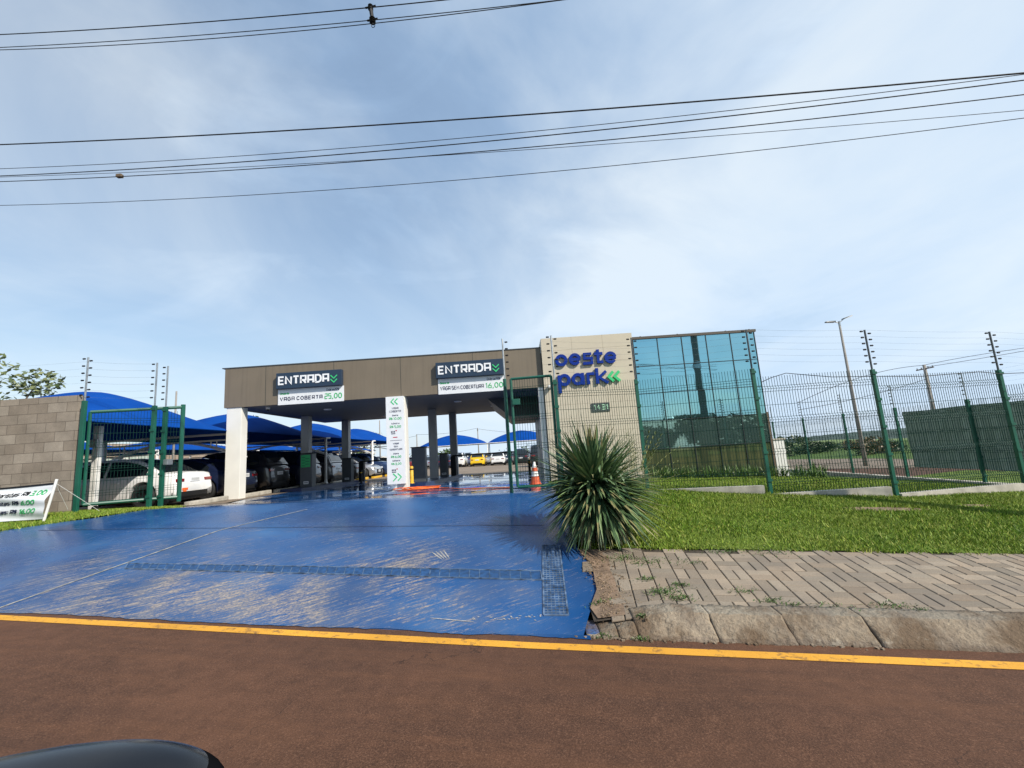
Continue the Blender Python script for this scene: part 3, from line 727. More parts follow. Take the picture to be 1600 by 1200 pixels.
# ------------------------------------------------------------------ lettering
_lay = [0]
def stroke(mb, pts, wd, fn, d0, d1, closed=False):
    """mitred strip along 2d pts, turned to a slab by fn(a, b, depth)"""
    n = len(pts); L = []; Rr = []
    for i, p in enumerate(pts):
        a = pts[(i - 1) % n] if closed or i > 0 else None; b = pts[(i + 1) % n] if closed or i < n - 1 else None
        d1_ = Vector((p[0] - a[0], p[1] - a[1])).normalized() if a else None
        d2_ = Vector((b[0] - p[0], b[1] - p[1])).normalized() if b else None
        if d1_ is None: d1_ = d2_
        if d2_ is None: d2_ = d1_
        nn = Vector((-(d1_ + d2_).y, (d1_ + d2_).x))
        nn = nn.normalized() if nn.length > 1e-6 else Vector((-d1_.y, d1_.x))
        k = wd / 2 / max(.80, nn.dot(Vector((-d1_.y, d1_.x))))
        q = Vector(p)
        L.append(q + nn * k); Rr.append(q - nn * k)
    _lay[0] = (_lay[0] + 1) % 7; e = _lay[0] * .0007
    rng = range(n if closed else n - 1)
    for i in rng:
        j = (i + 1) % n
        P = [L[i], L[j], Rr[j], Rr[i]]
        fr = [fn(q.x, q.y, d1 + e) for q in P]; bk = [fn(q.x, q.y, d0) for q in P]
        mb.quad(*fr); mb.quad(fr[0], bk[0], bk[1], fr[1]); mb.quad(fr[3], fr[2], bk[2], bk[3])
        if not closed and i == 0: mb.quad(fr[0], fr[3], bk[3], bk[0])
        if not closed and i == n - 2: mb.quad(fr[1], bk[1], bk[2], fr[2])
def arc(cx, cy, r, a0, a1, n=14, ry=None):
    ry = ry or r
    return [(cx + r * math.cos(math.radians(a0 + (a1 - a0) * i / n)), cy + ry * math.sin(math.radians(a0 + (a1 - a0) * i / n))) for i in range(n + 1)]
GL = {  # glyph: (width, [strokes])  height 1
 'E': (.62, [[(.62, 1), (0, 1), (0, 0), (.62, 0)], [(0, .5), (.55, .5)]]), 'N': (.72, [[(0, 0), (0, 1), (.72, 0), (.72, 1)]]),
 'T': (.68, [[(0, 1), (.68, 1)], [(.34, 1), (.34, 0)]]), 'R': (.68, [[(0, 0), (0, 1), (.66, 1), (.66, .42), (0, .42)], [(.34, .42), (.68, 0)]]),
 'A': (.68, [[(0, 0), (0, 1), (.68, 1), (.68, 0)], [(0, .4), (.68, .4)]]), 'D': (.72, [[(0, 0), (0, 1), (.42, 1), (.64, .86), (.72, .62), (.72, .38), (.64, .14), (.42, 0), (-.04, 0)]]),
 'V': (.74, [[(0, 1), (.37, 0), (.74, 1)]]), 'G': (.72, [[(.7, .86), (.5, 1), (.22, 1), (0, .76), (0, .24), (.22, 0), (.5, 0), (.72, .2), (.72, .48), (.4, .48)]]),
 'C': (.7, [[(.7, .84), (.5, 1), (.22, 1), (0, .76), (0, .24), (.22, 0), (.5, 0), (.7, .16)]]), 'O': (.78, [arc(.39, .5, .39, 0, 342, 19, .5) + [(.78, .5)]]),
 'B': (.66, [[(0, 0), (0, 1), (.6, 1), (.6, .52), (0, .52)], [(.6, .52), (.66, .45), (.66, 0), (-.04, 0)]]), 'S': (.62, [[(.62, 1), (0, 1), (0, .5), (.62, .5), (.62, 0), (0, 0)]]),
 'M': (.84, [[(0, 0), (0, 1), (.42, .4), (.84, 1), (.84, 0)]]), 'U': (.68, [[(0, 1), (0, 0), (.68, 0), (.68, 1)]]), '0': (.78, [arc(.39, .5, .39, 0, 342, 19, .5) + [(.78, .5)]]),
 '1': (.3, [[(0, .82), (.24, 1), (.24, 0)]]), '2': (.62, [[(0, 1), (.62, 1), (.62, .5), (0, .5), (0, 0), (.62, 0)]]), '3': (.62, [[(0, 1), (.62, 1), (.62, 0), (0, 0)], [(.12, .5), (.62, .5)]]),
 '4': (.66, [[(.42, 1), (0, .32), (.66, .32)], [(.5, .62), (.5, 0)]]), '5': (.62, [[(.62, 1), (0, 1), (0, .54), (.62, .54), (.62, 0), (0, 0)]]), '6': (.62, [[(.5, 1), (0, .5), (0, 0), (.62, 0), (.62, .5), (.04, .5)]]),
 ',': (.14, [[(.12, .1), (.02, -.18)]]), ':': (.1, [[(.05, .62), (.05, .74)], [(.05, .12), (.05, .24)]]), '$': (.6, [[(.6, .86), (0, .86), (0, .5), (.6, .5), (.6, .14), (0, .14)], [(.3, 1.04), (.3, -.04)]]),
 '/': (.4, [[(0, -.05), (.4, 1.05)]]), '½': (.8, [[(0, .9), (.1, 1), (.1, .55)], [(.1, 0), (.6, 1)], [(.45, .45), (.75, .45), (.75, .22), (.45, .22), (.45, 0), (.8, 0)]]),
 'a': (.56, [[(.04, .7), (.56, .7), (.56, 0)], [(.56, .38), (0, .38), (0, 0), (.56, 0)]]), 's': (.5, [[(.5, .7), (0, .7), (0, .36), (.5, .36), (.5, 0), (0, 0)]]), 't': (.42, [[(.12, 1), (.12, 0), (.42, 0)], [(0, .7), (.4, .7)]]),
 'i': (.1, [[(.05, .7), (.05, 0)], [(.05, .88), (.05, .98)]]), 'o': (.56, [arc(.28, .35, .28, 0, 342, 15, .35) + [(.56, .35)]]), 'r': (.38, [[(0, 0), (0, .7), (.38, .7)]]),
 'á': (.56, [[(.04, .7), (.56, .7), (.56, 0)], [(.56, .38), (0, .38), (0, 0), (.56, 0)], [(.2, .84), (.4, 1)]]), 'e': (.54, [[(.02, .36), (.54, .36), (.54, .7), (0, .7), (0, 0), (.54, 0)]]), 'd': (.56, [[(.56, 1), (.56, 0), (0, 0), (0, .66), (.56, .66)]]),
}
def text_w(s, h, wd, gap): return sum((.35 * h if c == ' ' else GL[c][0] * h + wd + gap) for c in s)
def text(mb, s, x, z, h, wd, fn, d0, d1, gap=None, skew=0., fit=None, align='l'):
    gap = h * .10 if gap is None else gap; sx = 1.
    if fit: sx = fit / text_w(s, h, wd, gap)
    if align == 'c': x -= (fit or text_w(s, h, wd, gap)) / 2
    u = x
    for c in s:
        if c == ' ': u += .35 * h * sx; continue
        gw, st = GL[c]; hh = h - wd
        for ps in st: stroke(mb, [(u + (wd / 2 + a * h) * sx + skew * b * hh, z + wd / 2 + b * hh) for a, b in ps], wd, fn, d0, d1)
        u += (gw * h + wd + gap) * sx
    return u
def chevrons(mb, x, z, s, wd, fn, d0, d1, way):
    for k in (0, 1):
        o = k * s * .62
        if way == 'v': P = [(x, z + s - o + s * .12), (x + s * .5, z + s * .5 - o + s * .12), (x + s, z + s - o + s * .12)]
        elif way == '<': P = [(x + s * .5 + o, z + s), (x + o, z + s * .5), (x + s * .5 + o, z)]
        else: P = [(x + o, z + s), (x + s * .5 + o, z + s * .5), (x + o, z)]
        stroke(mb, P, wd, fn, d0, d1)

# ------------------------------------------------------------------ the entrance building
YF = 14.7; FX0, FX1 = -9.86, 1.06; ZF0, ZF1 = 2.09, 3.455
bld = thing('entrance_building', 'brown flat roofed car park entrance building with beige wall and teal mirror glass front', 'building', (0, YF, 0))
def bb(name, mtl, *boxes):
    mb = MB()
    for b in boxes: mb.box(b[0], b[1], b[2] - YF, b[3] - YF, b[4], b[5])
    return mb.build(name, mtl, bld)
bb('fascia', 'fascia', (FX0, FX1 - .002, YF, YF + .12, ZF0, ZF1), (FX0, FX0 + .12, YF + .122, 22.6, ZF0, ZF1), (FX0 + .122, FX1, 22.48, 22.6, ZF0, ZF1))
bb('roof', 'dark_grey', (FX0 + .13, FX1 + .1, YF + .13, 22.47, 3.2, 3.3))
bb('roof_trim', 'dark_grey', (FX0 - .10, FX1, YF - .02, YF + .14, ZF1 + .002, ZF1 + .03))
sof = bb('soffit', 'soffit', (FX0 + .122, FX1 + .1, YF + .122, 22.47, ZF0 + .02, ZF0 + .06))
for x in (-8.45, -6.1, -3.8, -1.3):
    mb = MB(); mb.box(x - .006, x + .006, -.003, -.0005, ZF0 + .01, ZF1 - .01); mb.build('panel_joint', 'mullion', bld)
for (x, y) in ((-7.3, 17), (-5.4, 19.5), (-2.2, 17.2), (-.9, 19.8), (-6.2, 21)):
    mb = MB(); mb.lathe([(.001, -.02), (.13, -.02), (.15, 0), (.15, .015)], 16, cen=(x, y - YF, ZF0)); mb.build('ceiling_light', 'board', bld)
def column(x0, x1, y0, y1, zt, mtl):
    g = G((x0 + x1) / 2, y0) - .04; mb = MB(); mb.rbox(x0, x1, y0 - YF, y1 - YF, g, zt, .012); return mb.build('column', mtl, bld)
column(-9.78, -9.27, YF + .03, YF + .38, ZF0 - .001, 'offwhite')
column(-4.02, -3.68, YF + .02, YF + .38, ZF0 + .015, 'offwhite')
for x, y in ((-9.17, 19.0), (-8.62, 22.1), (-3.72, 19.6), (-3.12, 21.9)): column(x - .17, x + .17, y, y + .34, ZF0 + .018, 'col_grey')
column(.87, 1.05, YF + .0, YF + .3, ZF0 - .002, 'offwhite')
# beige sign wall and block behind it
gb = -1.75
bw = bb('sign_wall', 'beige', (1.08, 4.20, YF - .16, 21.5, gb, 3.74))
# gusset and louvred plant box beside the right lane
mb = MB(); mb.prism([(-1.0, ZF0 + .015), (-.15, 1.35), (1.07, 1.35), (1.07, ZF0 + .015)], lambda a, b, d: (a, d, b), 17.2 - YF, 22.3 - YF); fixn(mb.build('bulkhead', 'dark_grey', bld))
mb = MB()
for i in range(14): x = -.05 + i * .075; mb.box(x, x + .03, 17.12 - YF, 17.19 - YF, 1.36, 2.07)
mb.build('louvre', 'mullion', bld)
bb('side_wall', 'col_grey', (1.0, 1.077, 17.2, 21.4, gb, 1.345))
# glass curtain wall
GX0, GX1 = 4.24, 8.50; ZR = [3.53, 2.57, 1.63, .69, -.25, -1.19, -1.6]
nc = 5; cw = (GX1 - GX0 - .06) / nc
bb('glass_hall_core', 'dark_grey', (GX0, GX1, YF + .10, 21.5, gb, 3.5))
bb('roof_trim', 'trim_brown', (GX0 - .02, GX1 + .03, YF - .03, 21.52, 3.53, 3.615))
random.seed(8)
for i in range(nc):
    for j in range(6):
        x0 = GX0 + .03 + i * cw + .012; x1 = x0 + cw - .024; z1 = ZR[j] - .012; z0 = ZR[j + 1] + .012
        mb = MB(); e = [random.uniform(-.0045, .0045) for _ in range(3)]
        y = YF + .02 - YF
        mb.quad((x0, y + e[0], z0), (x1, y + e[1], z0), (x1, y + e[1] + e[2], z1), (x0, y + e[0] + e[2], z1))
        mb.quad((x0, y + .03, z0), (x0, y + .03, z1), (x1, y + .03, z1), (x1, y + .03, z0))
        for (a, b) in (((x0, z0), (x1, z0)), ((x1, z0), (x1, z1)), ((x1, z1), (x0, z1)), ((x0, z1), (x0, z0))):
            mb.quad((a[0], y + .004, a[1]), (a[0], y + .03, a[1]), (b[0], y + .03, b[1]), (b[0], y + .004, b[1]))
        mb.build('glass_pane', ('mirror_glass', 'mirror_glass', 'mirror_glass', 'green_glass', 'olive_tint_glass', 'olive_tint_glass')[j], bld)
for i in range(nc + 1):
    x = GX0 + .03 + i * cw; mb = MB(); mb.box(x - .011, x + .011, -.004, .09, gb, 3.512); mb.build('mullion', 'mullion', bld)
for z in ZR[1:-1]:
    for i in range(nc):
        x = GX0 + .03 + i * cw; mb = MB(); mb.box(x + .0112, x + cw - .0112, -.002, .088, z - .010, z + .010); mb.build('transom', 'mullion', bld)
for x in (4.6, 5.9, 7.6, 8.42):
    mb = MB(); mb.lathe([(.0, .07), (.03, .06), (.045, .0)], 8, cen=(x, .2, 3.616)); mb.build('roof_light', 'black', bld)
mb = MB(); mb.rbox(8.52, 8.66, .2, .34, gb, .75, .01); mb.build('corner_post', 'bark', bld)
mb = MB(); mb.rbox(1.20, 1.32, -.36, -.17, 2.0, 2.10, .02); mb.build('wall_lamp', 'white', bld)

def planefn(y): return lambda a, b, d: (a, y - d, b)
# big blue letters and green chevrons on the sign wall
yw = YF - .16
sg = thing('wall_sign', 'large blue raised letters oeste park with green chevrons on the beige wall', 'wall sign', (0, yw, 0))
fw = lambda a, b, d: (a, -d, b)
# letters measured from the photograph: baseline of "oeste" z 2.48, "park" z 1.53
def letter(paths, wd=.105, closed=None, mtl='letter_blue'):
    mb = MB()
    for i, p in enumerate(paths): stroke(mb, p, wd, fw, .02, .085)
    return mb
def LB(ch, paths, wd=.105, mtl='letter_blue'):
    o = fixn(letter([[(a + XO, b) for a, b in p] for p in paths], wd).build('letter', mtl, sg)); return o
r = .155
def ring(cx, cz, a0=0, a1=360): return arc(cx, cz, r, a0, a1, 22)
XO = -.11; zb = 2.915
LB('o', [ring(1.83, zb + .01)])
LB('e', [ring(2.29, zb + .02, 8, 325), [(2.14, zb + .01), (2.47, zb + .01)]], .10)
LB('s', [[(2.86, zb + .17), (2.62, zb + .17), (2.62, zb + .02), (2.86, zb + .02), (2.86, zb - .15), (2.56, zb - .15)]], .095)
LB('t', [[(3.08, zb + .30), (3.08, zb - .13), (3.24, zb - .13)], [(2.95, zb + .155), (3.24, zb + .155)]], .10)
LB('e', [ring(3.50, zb, 8, 325), [(3.35, zb - .01), (3.68, zb - .01)]], .10)
XO = -.21; zb = 2.245
LB('p', [ring(1.98, zb, 170, -190), [(1.81, zb + .17), (1.81, zb - .44)]], .105)
LB('a', [ring(2.43, zb), [(2.60, zb + .20), (2.60, zb - .2)]], .105)
LB('r', [[(2.78, zb - .2), (2.78, zb + .155), (3.0, zb + .155)]], .10)
LB('k', [[(3.09, zb + .33), (3.09, zb - .2)], [(3.40, zb + .21), (3.15, zb + .02), (3.44, zb - .19)]], .10)
mb = MB(); chevrons(mb, 3.47 + XO, zb - .15, .33, .09, fw, .02, .085, '<'); fixn(mb.build('chevron', 'letter_green', sg))
# house number
nb = thing('number_plate', 'small dark plate with the number 1431 in pale green on the beige wall', 'number plate', (0, yw, 0))
a = at(922, 630, yw); c = at(951, 643, yw)
x0, x1, z0, z1 = 2.60, 3.21, 1.11, 1.40
mb = MB(); mb.rbox(x0, x1, -.03, -.001, z0, z1, .005); mb.build('plate', 'plate_dark', nb)
mb = MB(); text(mb, '1431', x0 + .07, z0 + .055, .18, .030, fw, .028, .036, gap=.03, fit=x1 - x0 - .10); fixn(mb.build('numeral', 'mint', nb))

# ENTRADA sign boxes and the price boards under them
def entrance_sign(x0, x1, z0, z1, label):
    t = thing('entrance_sign', label, 'sign', (0, YF, 0), 0, 'entrance sign boxes on the brown fascia')
    mb = MB(); mb.rbox(x0, x1, -.17, -.002, z0, z1, .012); mb.build('sign_box', 'navy', t)
    h = (z1 - z0) * .56; zb = z0 + (z1 - z0) * .22; w_ = x1 - x0
    mb = MB(); text(mb, 'ENTRADA', x0 + w_ * .035, zb, h, h * .19, fw, .165, .185, gap=h * .13, fit=w_ * .79); fixn(mb.build('lettering', 'letter_white', t))
    mb = MB(); chevrons(mb, x0 + w_ * .835, zb - h * .05, h * .72, h * .12, fw, .165, .185, 'v'); fixn(mb.build('chevron', 'letter_green', t))
def price_board(x0, x1, z0, z1, words, price, label):
    t = thing('price_board', label, 'price board', (0, YF, 0), 0, 'white price boards under the entrance signs')
    mb = MB(); mb.rbox(x0, x1, -.03, -.002, z0, z1, .004); mb.build('board', 'board', t); w_ = x1 - x0; H_ = z1 - z0
    mb = MB(); text(mb, words, x0 + w_ * .03, z0 + H_ * .25, H_ * .25, H_ * (.045 if len(words) < 14 else .036), fw, .028, .034, gap=H_ * .06, fit=w_ * .66)
    text(mb, 'Diária/R$', x0 + w_ * .735, z0 + H_ * .72, H_ * .15, H_ * .022, fw, .028, .034, fit=w_ * .2); fixn(mb.build('wording', 'ink', t))
    mb = MB(); text(mb, price, x0 + w_ * .71, z0 + H_ * .20, H_ * .36, H_ * .055, fw, .028, .034, gap=H_ * .08, fit=w_ * .275)
    text(mb, 'Desde de', x0 + w_ * .03, z0 + H_ * .66, H_ * .13, H_ * .025, fw, .028, .034, fit=w_ * .14); fixn(mb.build('price', 'ink_green', t))
pa = at(430, 606, YF - .17); pc = at(533, 583, YF - .17); pd = at(429, 586, YF - .17)
entrance_sign(-8.0, -5.77, 2.60, 3.14, 'dark navy ENTRADA sign box above the VAGA COBERTA 25,00 board')
price_board(-8.0, -5.75, 2.06, 2.595, 'VAGA COBERTA', '25,00', 'white board reading VAGA COBERTA 25,00 under the ENTRADA box nearer the white column')
entrance_sign(-2.56, -.24, 2.60, 3.14, 'dark navy ENTRADA sign box above the VAGA SEM COBERTURA 16,00 board')
price_board(-2.52, -.24, 2.06, 2.595, 'VAGA SEM COBERTURA', '16,00', 'white board reading VAGA SEM COBERTURA 16,00 beside the green gate post')

# tall price pylon fixed to the middle column
py = thing('price_pylon', 'tall narrow white price board with green chevrons on the middle column', 'price board', (0, YF, 0))
px0, px1, pz0, pz1 = -4.30, -3.70, -.82, 2.085
mb = MB(); mb.rbox(px0, px1, -.12, .0, pz0, pz1, .006); mb.build('board', 'board', py)
xm = (px0 + px1) / 2 + .02
def pz(v): return pz1 - (v - 619) / (757 - 619) * (pz1 - pz0)
mb = MB(); chevrons(mb, xm - .14, pz(632), .2, .035, fw, .118, .124, '<'); chevrons(mb, xm - .12, pz(752), .24, .035, fw, .118, .124, '>'); fixn(mb.build('chevron', 'letter_green', py))
mb = MB()
for s, v, h, f in (('VAGA', 639.5, .065, .24), ('COBERTA', 644.5, .065, .40), ('Diária', 650.5, .05, .2), ('½ Diária', 663.5, .05, .28), ('VAGA', 695.5, .055, .2), ('SEM', 700, .055, .14), ('COBERTURA', 704.5, .055, .42), ('Diária', 711, .05, .18), ('½ Diária', 722, .05, .26)):
    text(mb, s, xm, pz(v), h, .008, fw, .118, .124, gap=.016, fit=f, align='c')
mb.box(px0 + .12, px1 - .08, -.124, -.1195, pz(689.5), pz(689))
fixn(mb.build('wording', 'ink', py))
mb = MB()
for s, v, h, f in (('R$ 10,00', 656.5, .085, .42), ('R$ 5,00', 669.5, .085, .38), ('R$ 6,00', 716.5, .075, .34), ('R$ 3,00', 727.5, .075, .34)):
    mb = MB(); text(mb, s, xm, pz(v), h, .012, fw, .118, .124, gap=.016, fit=f, align='c'); fixn(mb.build('price', 'ink_green', py))
mb = MB()
for z in (677, 737):
    mb = MB()
    for i in range(3): mb.box(xm - .16 + i * .05, xm - .13 + i * .05, -.123, -.1195, pz(z), pz(z) + .06)
    mb.box(xm - .16, xm - .02, -.123, -.1195, pz(z) - .045, pz(z) - .02)
    mb.build('small_mark', 'ink', py)
for z in (677, 737): mb = MB(); mb.box(xm - .01, xm + .035, -.123, -.1195, pz(z) + .05, pz(z) + .085); mb.build('small_mark', 'ink_red', py)
mb = MB(); mb.box(xm - .1, xm + .05, -.123, -.1195, pz(685), pz(685) + .03)
mb.build('small_mark', 'ink_red', py)

# security camera at the left end of the soffit
cm = thing('security_camera', 'tiny white dome camera hanging under the soffit above the left lane', 'camera', (-8.75, 15.4, ZF0))
mb = MB(); mb.lathe([(.07, .02), (.07, -.02), (.055, -.05), (.0, -.05)], 14); mb.build('housing', 'white', cm)
mb = MB(); mb.lathe([(.05, -.05), (.042, -.085), (.02, -.1), (.0, -.105)], 14); mb.build('lens_dome', 'black', cm)

# lane islands, ticket terminals, barriers, bollards
def island(x0, x1, y0, y1, label):
    mb = MB(); g = G((x0 + x1) / 2, y0); g2 = G((x0 + x1) / 2, y1)
    mb.hexa([(x0, y0, g - .05), (x1, y0, g - .05), (x1 + .5, y1, g2 - .05), (x0 + .5, y1, g2 - .05), (x0, y0, g + .11), (x1, y0, g + .11), (x1 + .5, y1, g2 + .11), (x0 + .5, y1, g2 + .11)])
    tag(mb.build('lane_island', mat('island_paint', (.012, .03, .10), .35, var=.2)), label, 'kerb island')
island(-4.25, -3.3, 15.8, 22.6, 'low dark blue kerb island carrying the terminals between the two lanes')
island(-9.35, -8.5, 17.4, 23.2, 'low dark blue kerb island beside the covered bays')
def terminal(x, y, w_, h, label, green=False, plate=True, mtl='dark_grey'):
    g = G(x, y) + .10; t = thing('ticket_terminal', label, 'ticket machine', (x, y, g), 0, 'grey ticket terminals on the lane islands')
    mb = MB(); mb.rbox(-w_ / 2, w_ / 2, 0, .38, 0, h, .02); mb.build('housing', mtl, t)
    mb = MB(); mb.rbox(-w_ / 2 - .03, w_ / 2 + .03, -.02, .40, h + .001, h + .035, .01); mb.build('cap', 'black', t)
    if green:
        p = MB(); p.rbox(-w_ * .4, w_ * .36, -.014, -.001, h * .60, h * .97, .003); q = p.build('notice', mat('green_notice', (.03, .42, .13), .5, var=.03), t)
        b = MB()
        for i in range(7): b.box(-w_ * .33 + (i % 2) * w_ * .3, -w_ * .05 + (i % 2) * w_ * .33, -.0165, -.0145, h * (.64 + i * .042), h * (.655 + i * .042))
        b.build('notice_print', 'ink', q)
    if plate:
        p = MB(); p.rbox(-.09, .11, -.012, -.001, h * .10, h * .18, .002); q = p.build('label_plate', 'board', t)
        b = MB()
        for i in range(4): b.box(-.06 + i * .04, -.035 + i * .04, -.0145, -.0125, h * .12, h * .16)
        b.build('plate_print', 'black', q)
terminal(-8.72, 18.2, .50, 1.36, 'grey ticket terminal with a bright green notice by the covered bays', True)
terminal(-8.35, 21.6, .44, 1.12, 'small dark ticket terminal at the far end of the left island')
terminal(-3.78, 16.9, .52, 1.30, 'grey ticket terminal behind the yellow bollard', False, False)
terminal(-3.42, 20.5, .36, 1.05, 'dark ticket terminal half hidden by the middle grey column')
def barrier(x, y, L, label):
    g = G(x, y); t = thing('barrier_gate', label, 'barrier', (x, y, g + .05), 0, 'dark lane barriers')
    mb = MB(); mb.rbox(-.13, .13, -.13, .13, 0, .98, .02); mb.build('cabinet', 'black', t)
    mb = MB(); mb.rbox(-.05, L, -.20, -.15, .96, 1.03, .01); mb.build('boom_arm', 'black', t)
barrier(-7.95, 22.6, 3.3, 'dark barrier with its arm lowered across the left lane')
barrier(-3.05, 21.2, 3.0, 'dark barrier with its arm lowered across the right lane')
def bollard(x, y, h, r, mtl, label, gz=.0):
    t = thing('bollard', label, 'bollard', (x, y, G(x, y) + gz)); mb = MB()
    mb.lathe([(r * 1.5, 0), (r * 1.5, .02), (r, .025), (r, h - .03), (r * .8, h), (0, h)], 14); mb.build('post', mtl, t, True)
    mb = MB(); mb.lathe([(r * 1.08, h * .78), (r * 1.08, h * .86)], 14); mb.build('band', 'black' if mtl == 'yellow' else 'yellow', t, True)
bollard(-3.88, 16.2, .62, .065, 'yellow', 'yellow bollard in front of the grey ticket terminal on the middle island', .1)
bollard(-7.75, 21.9, .62, .05, 'black', 'short black bollard in the left lane past the dark terminal')
bollard(1.9 - 1.35, 20.5, .65, .05, 'black', 'short black bollard seen through the green gate near the cone')
# orange hose: coil and long run
random.seed(9)
P = []
for i in range(170):
    t = i / 170 * 2 * math.pi * 6; rr = .45 + .25 * math.sin(i * .137) + random.uniform(-.03, .03)
    x = -3.2 + rr * .95 * math.cos(t) + .15 * math.sin(i * .05); y = 14.15 + rr * .75 * math.sin(t) + .2 * math.sin(i * .09)
    P.append((x, y, G(x, y) + .015 + .03 * abs(math.sin(i * .21)) + .0001 * i))
for i in range(40):
    x = -2.6 + i * .062; y = 14.0 - i * .062 + .1 * math.sin(i * .3); P.append((x, y, G(x, y) + .018))
mb = MB(); mb.tube(P, .013, 5)
tag(mb.build('garden_hose', 'orange', None, True), 'bright orange hose in a loose coil with its end run to the gate', 'hose')
# traffic cone
t = thing('traffic_cone', 'orange and white traffic cone behind the green gate leaf', 'traffic cone', (.48, 12.6, G(.48, 12.6)))
mb = MB(); mb.rbox(-.18, .18, -.18, .18, 0, .035, .01); mb.build('base', 'cone', t)
for nme, mt_, a, b in (('lower_band', 'cone', (.15, .035), (.105, .26)), ('white_band', 'white', (.105, .26), (.08, .40)), ('upper_band', 'cone', (.08, .40), (.065, .50)), ('white_collar', 'white', (.065, .50), (.03, .66))):
    mb = MB(); mb.lathe([a, b], 18); mb.build(nme, mt_, t, True)
t = thing('traffic_cone', 'dark red traffic cone standing between the price pylon and the grey terminal', 'traffic cone', (-4.9, 21.5, G(-4.9, 21.5)))
mb = MB(); mb.rbox(-.2, .2, -.2, .2, 0, .035, .01); mb.build('base', 'cone', t)
mb = MB(); mb.lathe([(.15, .035), (.07, .55)], 18); mb.build('body', 'cone', t, True)
mb = MB(); mb.lathe([(.07, .55), (.03, .75), (0, .75)], 18); mb.build('white_collar', 'white', t, True)

# drain grates in the ramp
def grate(name, p0, p1, q0, q1, nl, nc_, label, fr=.012):
    """grid of bars over the quad p0-p1 (one long side) and q0-q1 (the other)"""
    t = thing(name, label, 'drain grate', (p0[0], p0[1], 0)); o = Vector((p0[0], p0[1], 0))
    def P(s, r): return (Vector(p0).lerp(Vector(p1), s)).lerp(Vector(q0).lerp(Vector(q1), s), r)
    def bar(mb, a, b, wd, dz):
        n = max(1, int((b - a).length / .2))
        for i in range(n):
            c = a.lerp(b, i / n); d = a.lerp(b, (i + 1) / n); dd = (d - c).normalized() * wd / 2; nn = Vector((-dd.y, dd.x))
            qs = [c + nn, d + nn, d - nn, c - nn]
            mb.hexa([(q.x - o.x, q.y - o.y, G(q.x, q.y) - .01) for q in qs[::-1]] + [(q.x - o.x, q.y - o.y, G(q.x, q.y) + dz) for q in qs[::-1]])
    mb = MB()
    for i in range(12):
        qs = [P(i / 12, 0), P((i + 1) / 12, 0), P((i + 1) / 12, 1), P(i / 12, 1)]
        mb.quad(*[(q.x - o.x, q.y - o.y, G(q.x, q.y) + .0045) for q in qs])
    fixn(mb.build('pit', 'pit_blue', t))
    mb = MB()
    for a, b in ((P(0, 0), P(1, 0)), (P(0, 1), P(1, 1)), (P(0, 0), P(0, 1)), (P(1, 0), P(1, 1))): bar(mb, a, b, fr * 1.4, .012)
    mb.build('frame', 'grate_metal', t)
    mb = MB()
    for i in range(1, nl): bar(mb, P(i / nl, .04), P(i / nl, .96), fr, .009)
    mb.build('cross_bar', 'grate_metal', t)
    mb = MB()
    for j in range(1, nc_): bar(mb, P(.004, j / nc_), P(.996, j / nc_), fr * .7, .0075)
    mb.build('long_bar', 'grate_metal', t)
M['pit_blue'] = mat('painted_pit', (.014, .060, .165), .5, var=.4, scale=20)
M['grate_metal'] = mat('worn_blue_grate', (.10, .15, .23), .55, .2, var=.7, scale=14)
grate('drain_grate', PX(874, 853), PX(888, 962), PX(848, 853), PX(850, 962), 34, 6, 'square mesh drain grate along the right edge of the blue ramp')
grate('drain_channel', PX(200, 881), PX(845, 893), PX(195, 889), PX(847, 907), 46, 1, 'long narrow drain channel grille across the blue ramp', .007)

# ------------------------------------------------------------------ green welded mesh fence
def insul(mb, x, y, z, sx):
    mb.lathe([(.0, -.028), (.012, -.026), (.022, -.012), (.014, 0), (.022, .012), (.012, .026), (0, .028)], 6, 'z', (0, 0, 0))
INS = None
def insulator_mesh():
    mb = MB()
    for k, rr in ((-.022, .010), (-.012, .019), (0, .012), (.012, .019), (.022, .010)): pass
    pr = [(.0, -.034), (.010, -.032), (.019, -.016), (.013, -.002), (.019, .012), (.010, .030), (0, .034)]
    t = MB(); t.lathe(pr, 7)
    mb.v = [(z, y, x) for x, y, z in t.v]; mb.f = t.f; mb.c = t.c
    mb.tube([(0, 0, 0), (0, .03, 0)], .004, 4)
    return mb
def fence_post(parent, x, y, top, ext, label=None, n=6, r=.032, ins=True, galv='galv', lean=0., side=(-1, 1), zb=None):
    g = (GW(x, y) if zb is None else zb) - .05
    mb = MB(); mb.rbox(x - r, x + r, y - r, y + r, g, top, .004)
    for k in range(5): zz_ = g + .3 + (top - g - .4) * k / 4; mb.box(x - r - .012, x + r + .012, y - r - .018, y - r + .004, zz_, zz_ + .05)
    o = mb.build('post', 'green_metal', parent)
    mb = MB(); mb.tube([(x, y, top - .02), (x, y, top + ext)], .017, 8); mb.build('wire_stem', galv, o)
    if ins:
        global INS
        for k in range(n):
            for s in side:
                z = top + ext - .03 - k * (ext - .06) / n - (.05 if s > 0 else 0)
                if INS is None: INS = insulator_mesh().build('insulator', 'black', o, True); q = INS
                else: q = INS.copy(); COL.objects.link(q); q.parent = o
                q.location = (x + s * .075, y - .01, z)
    return o
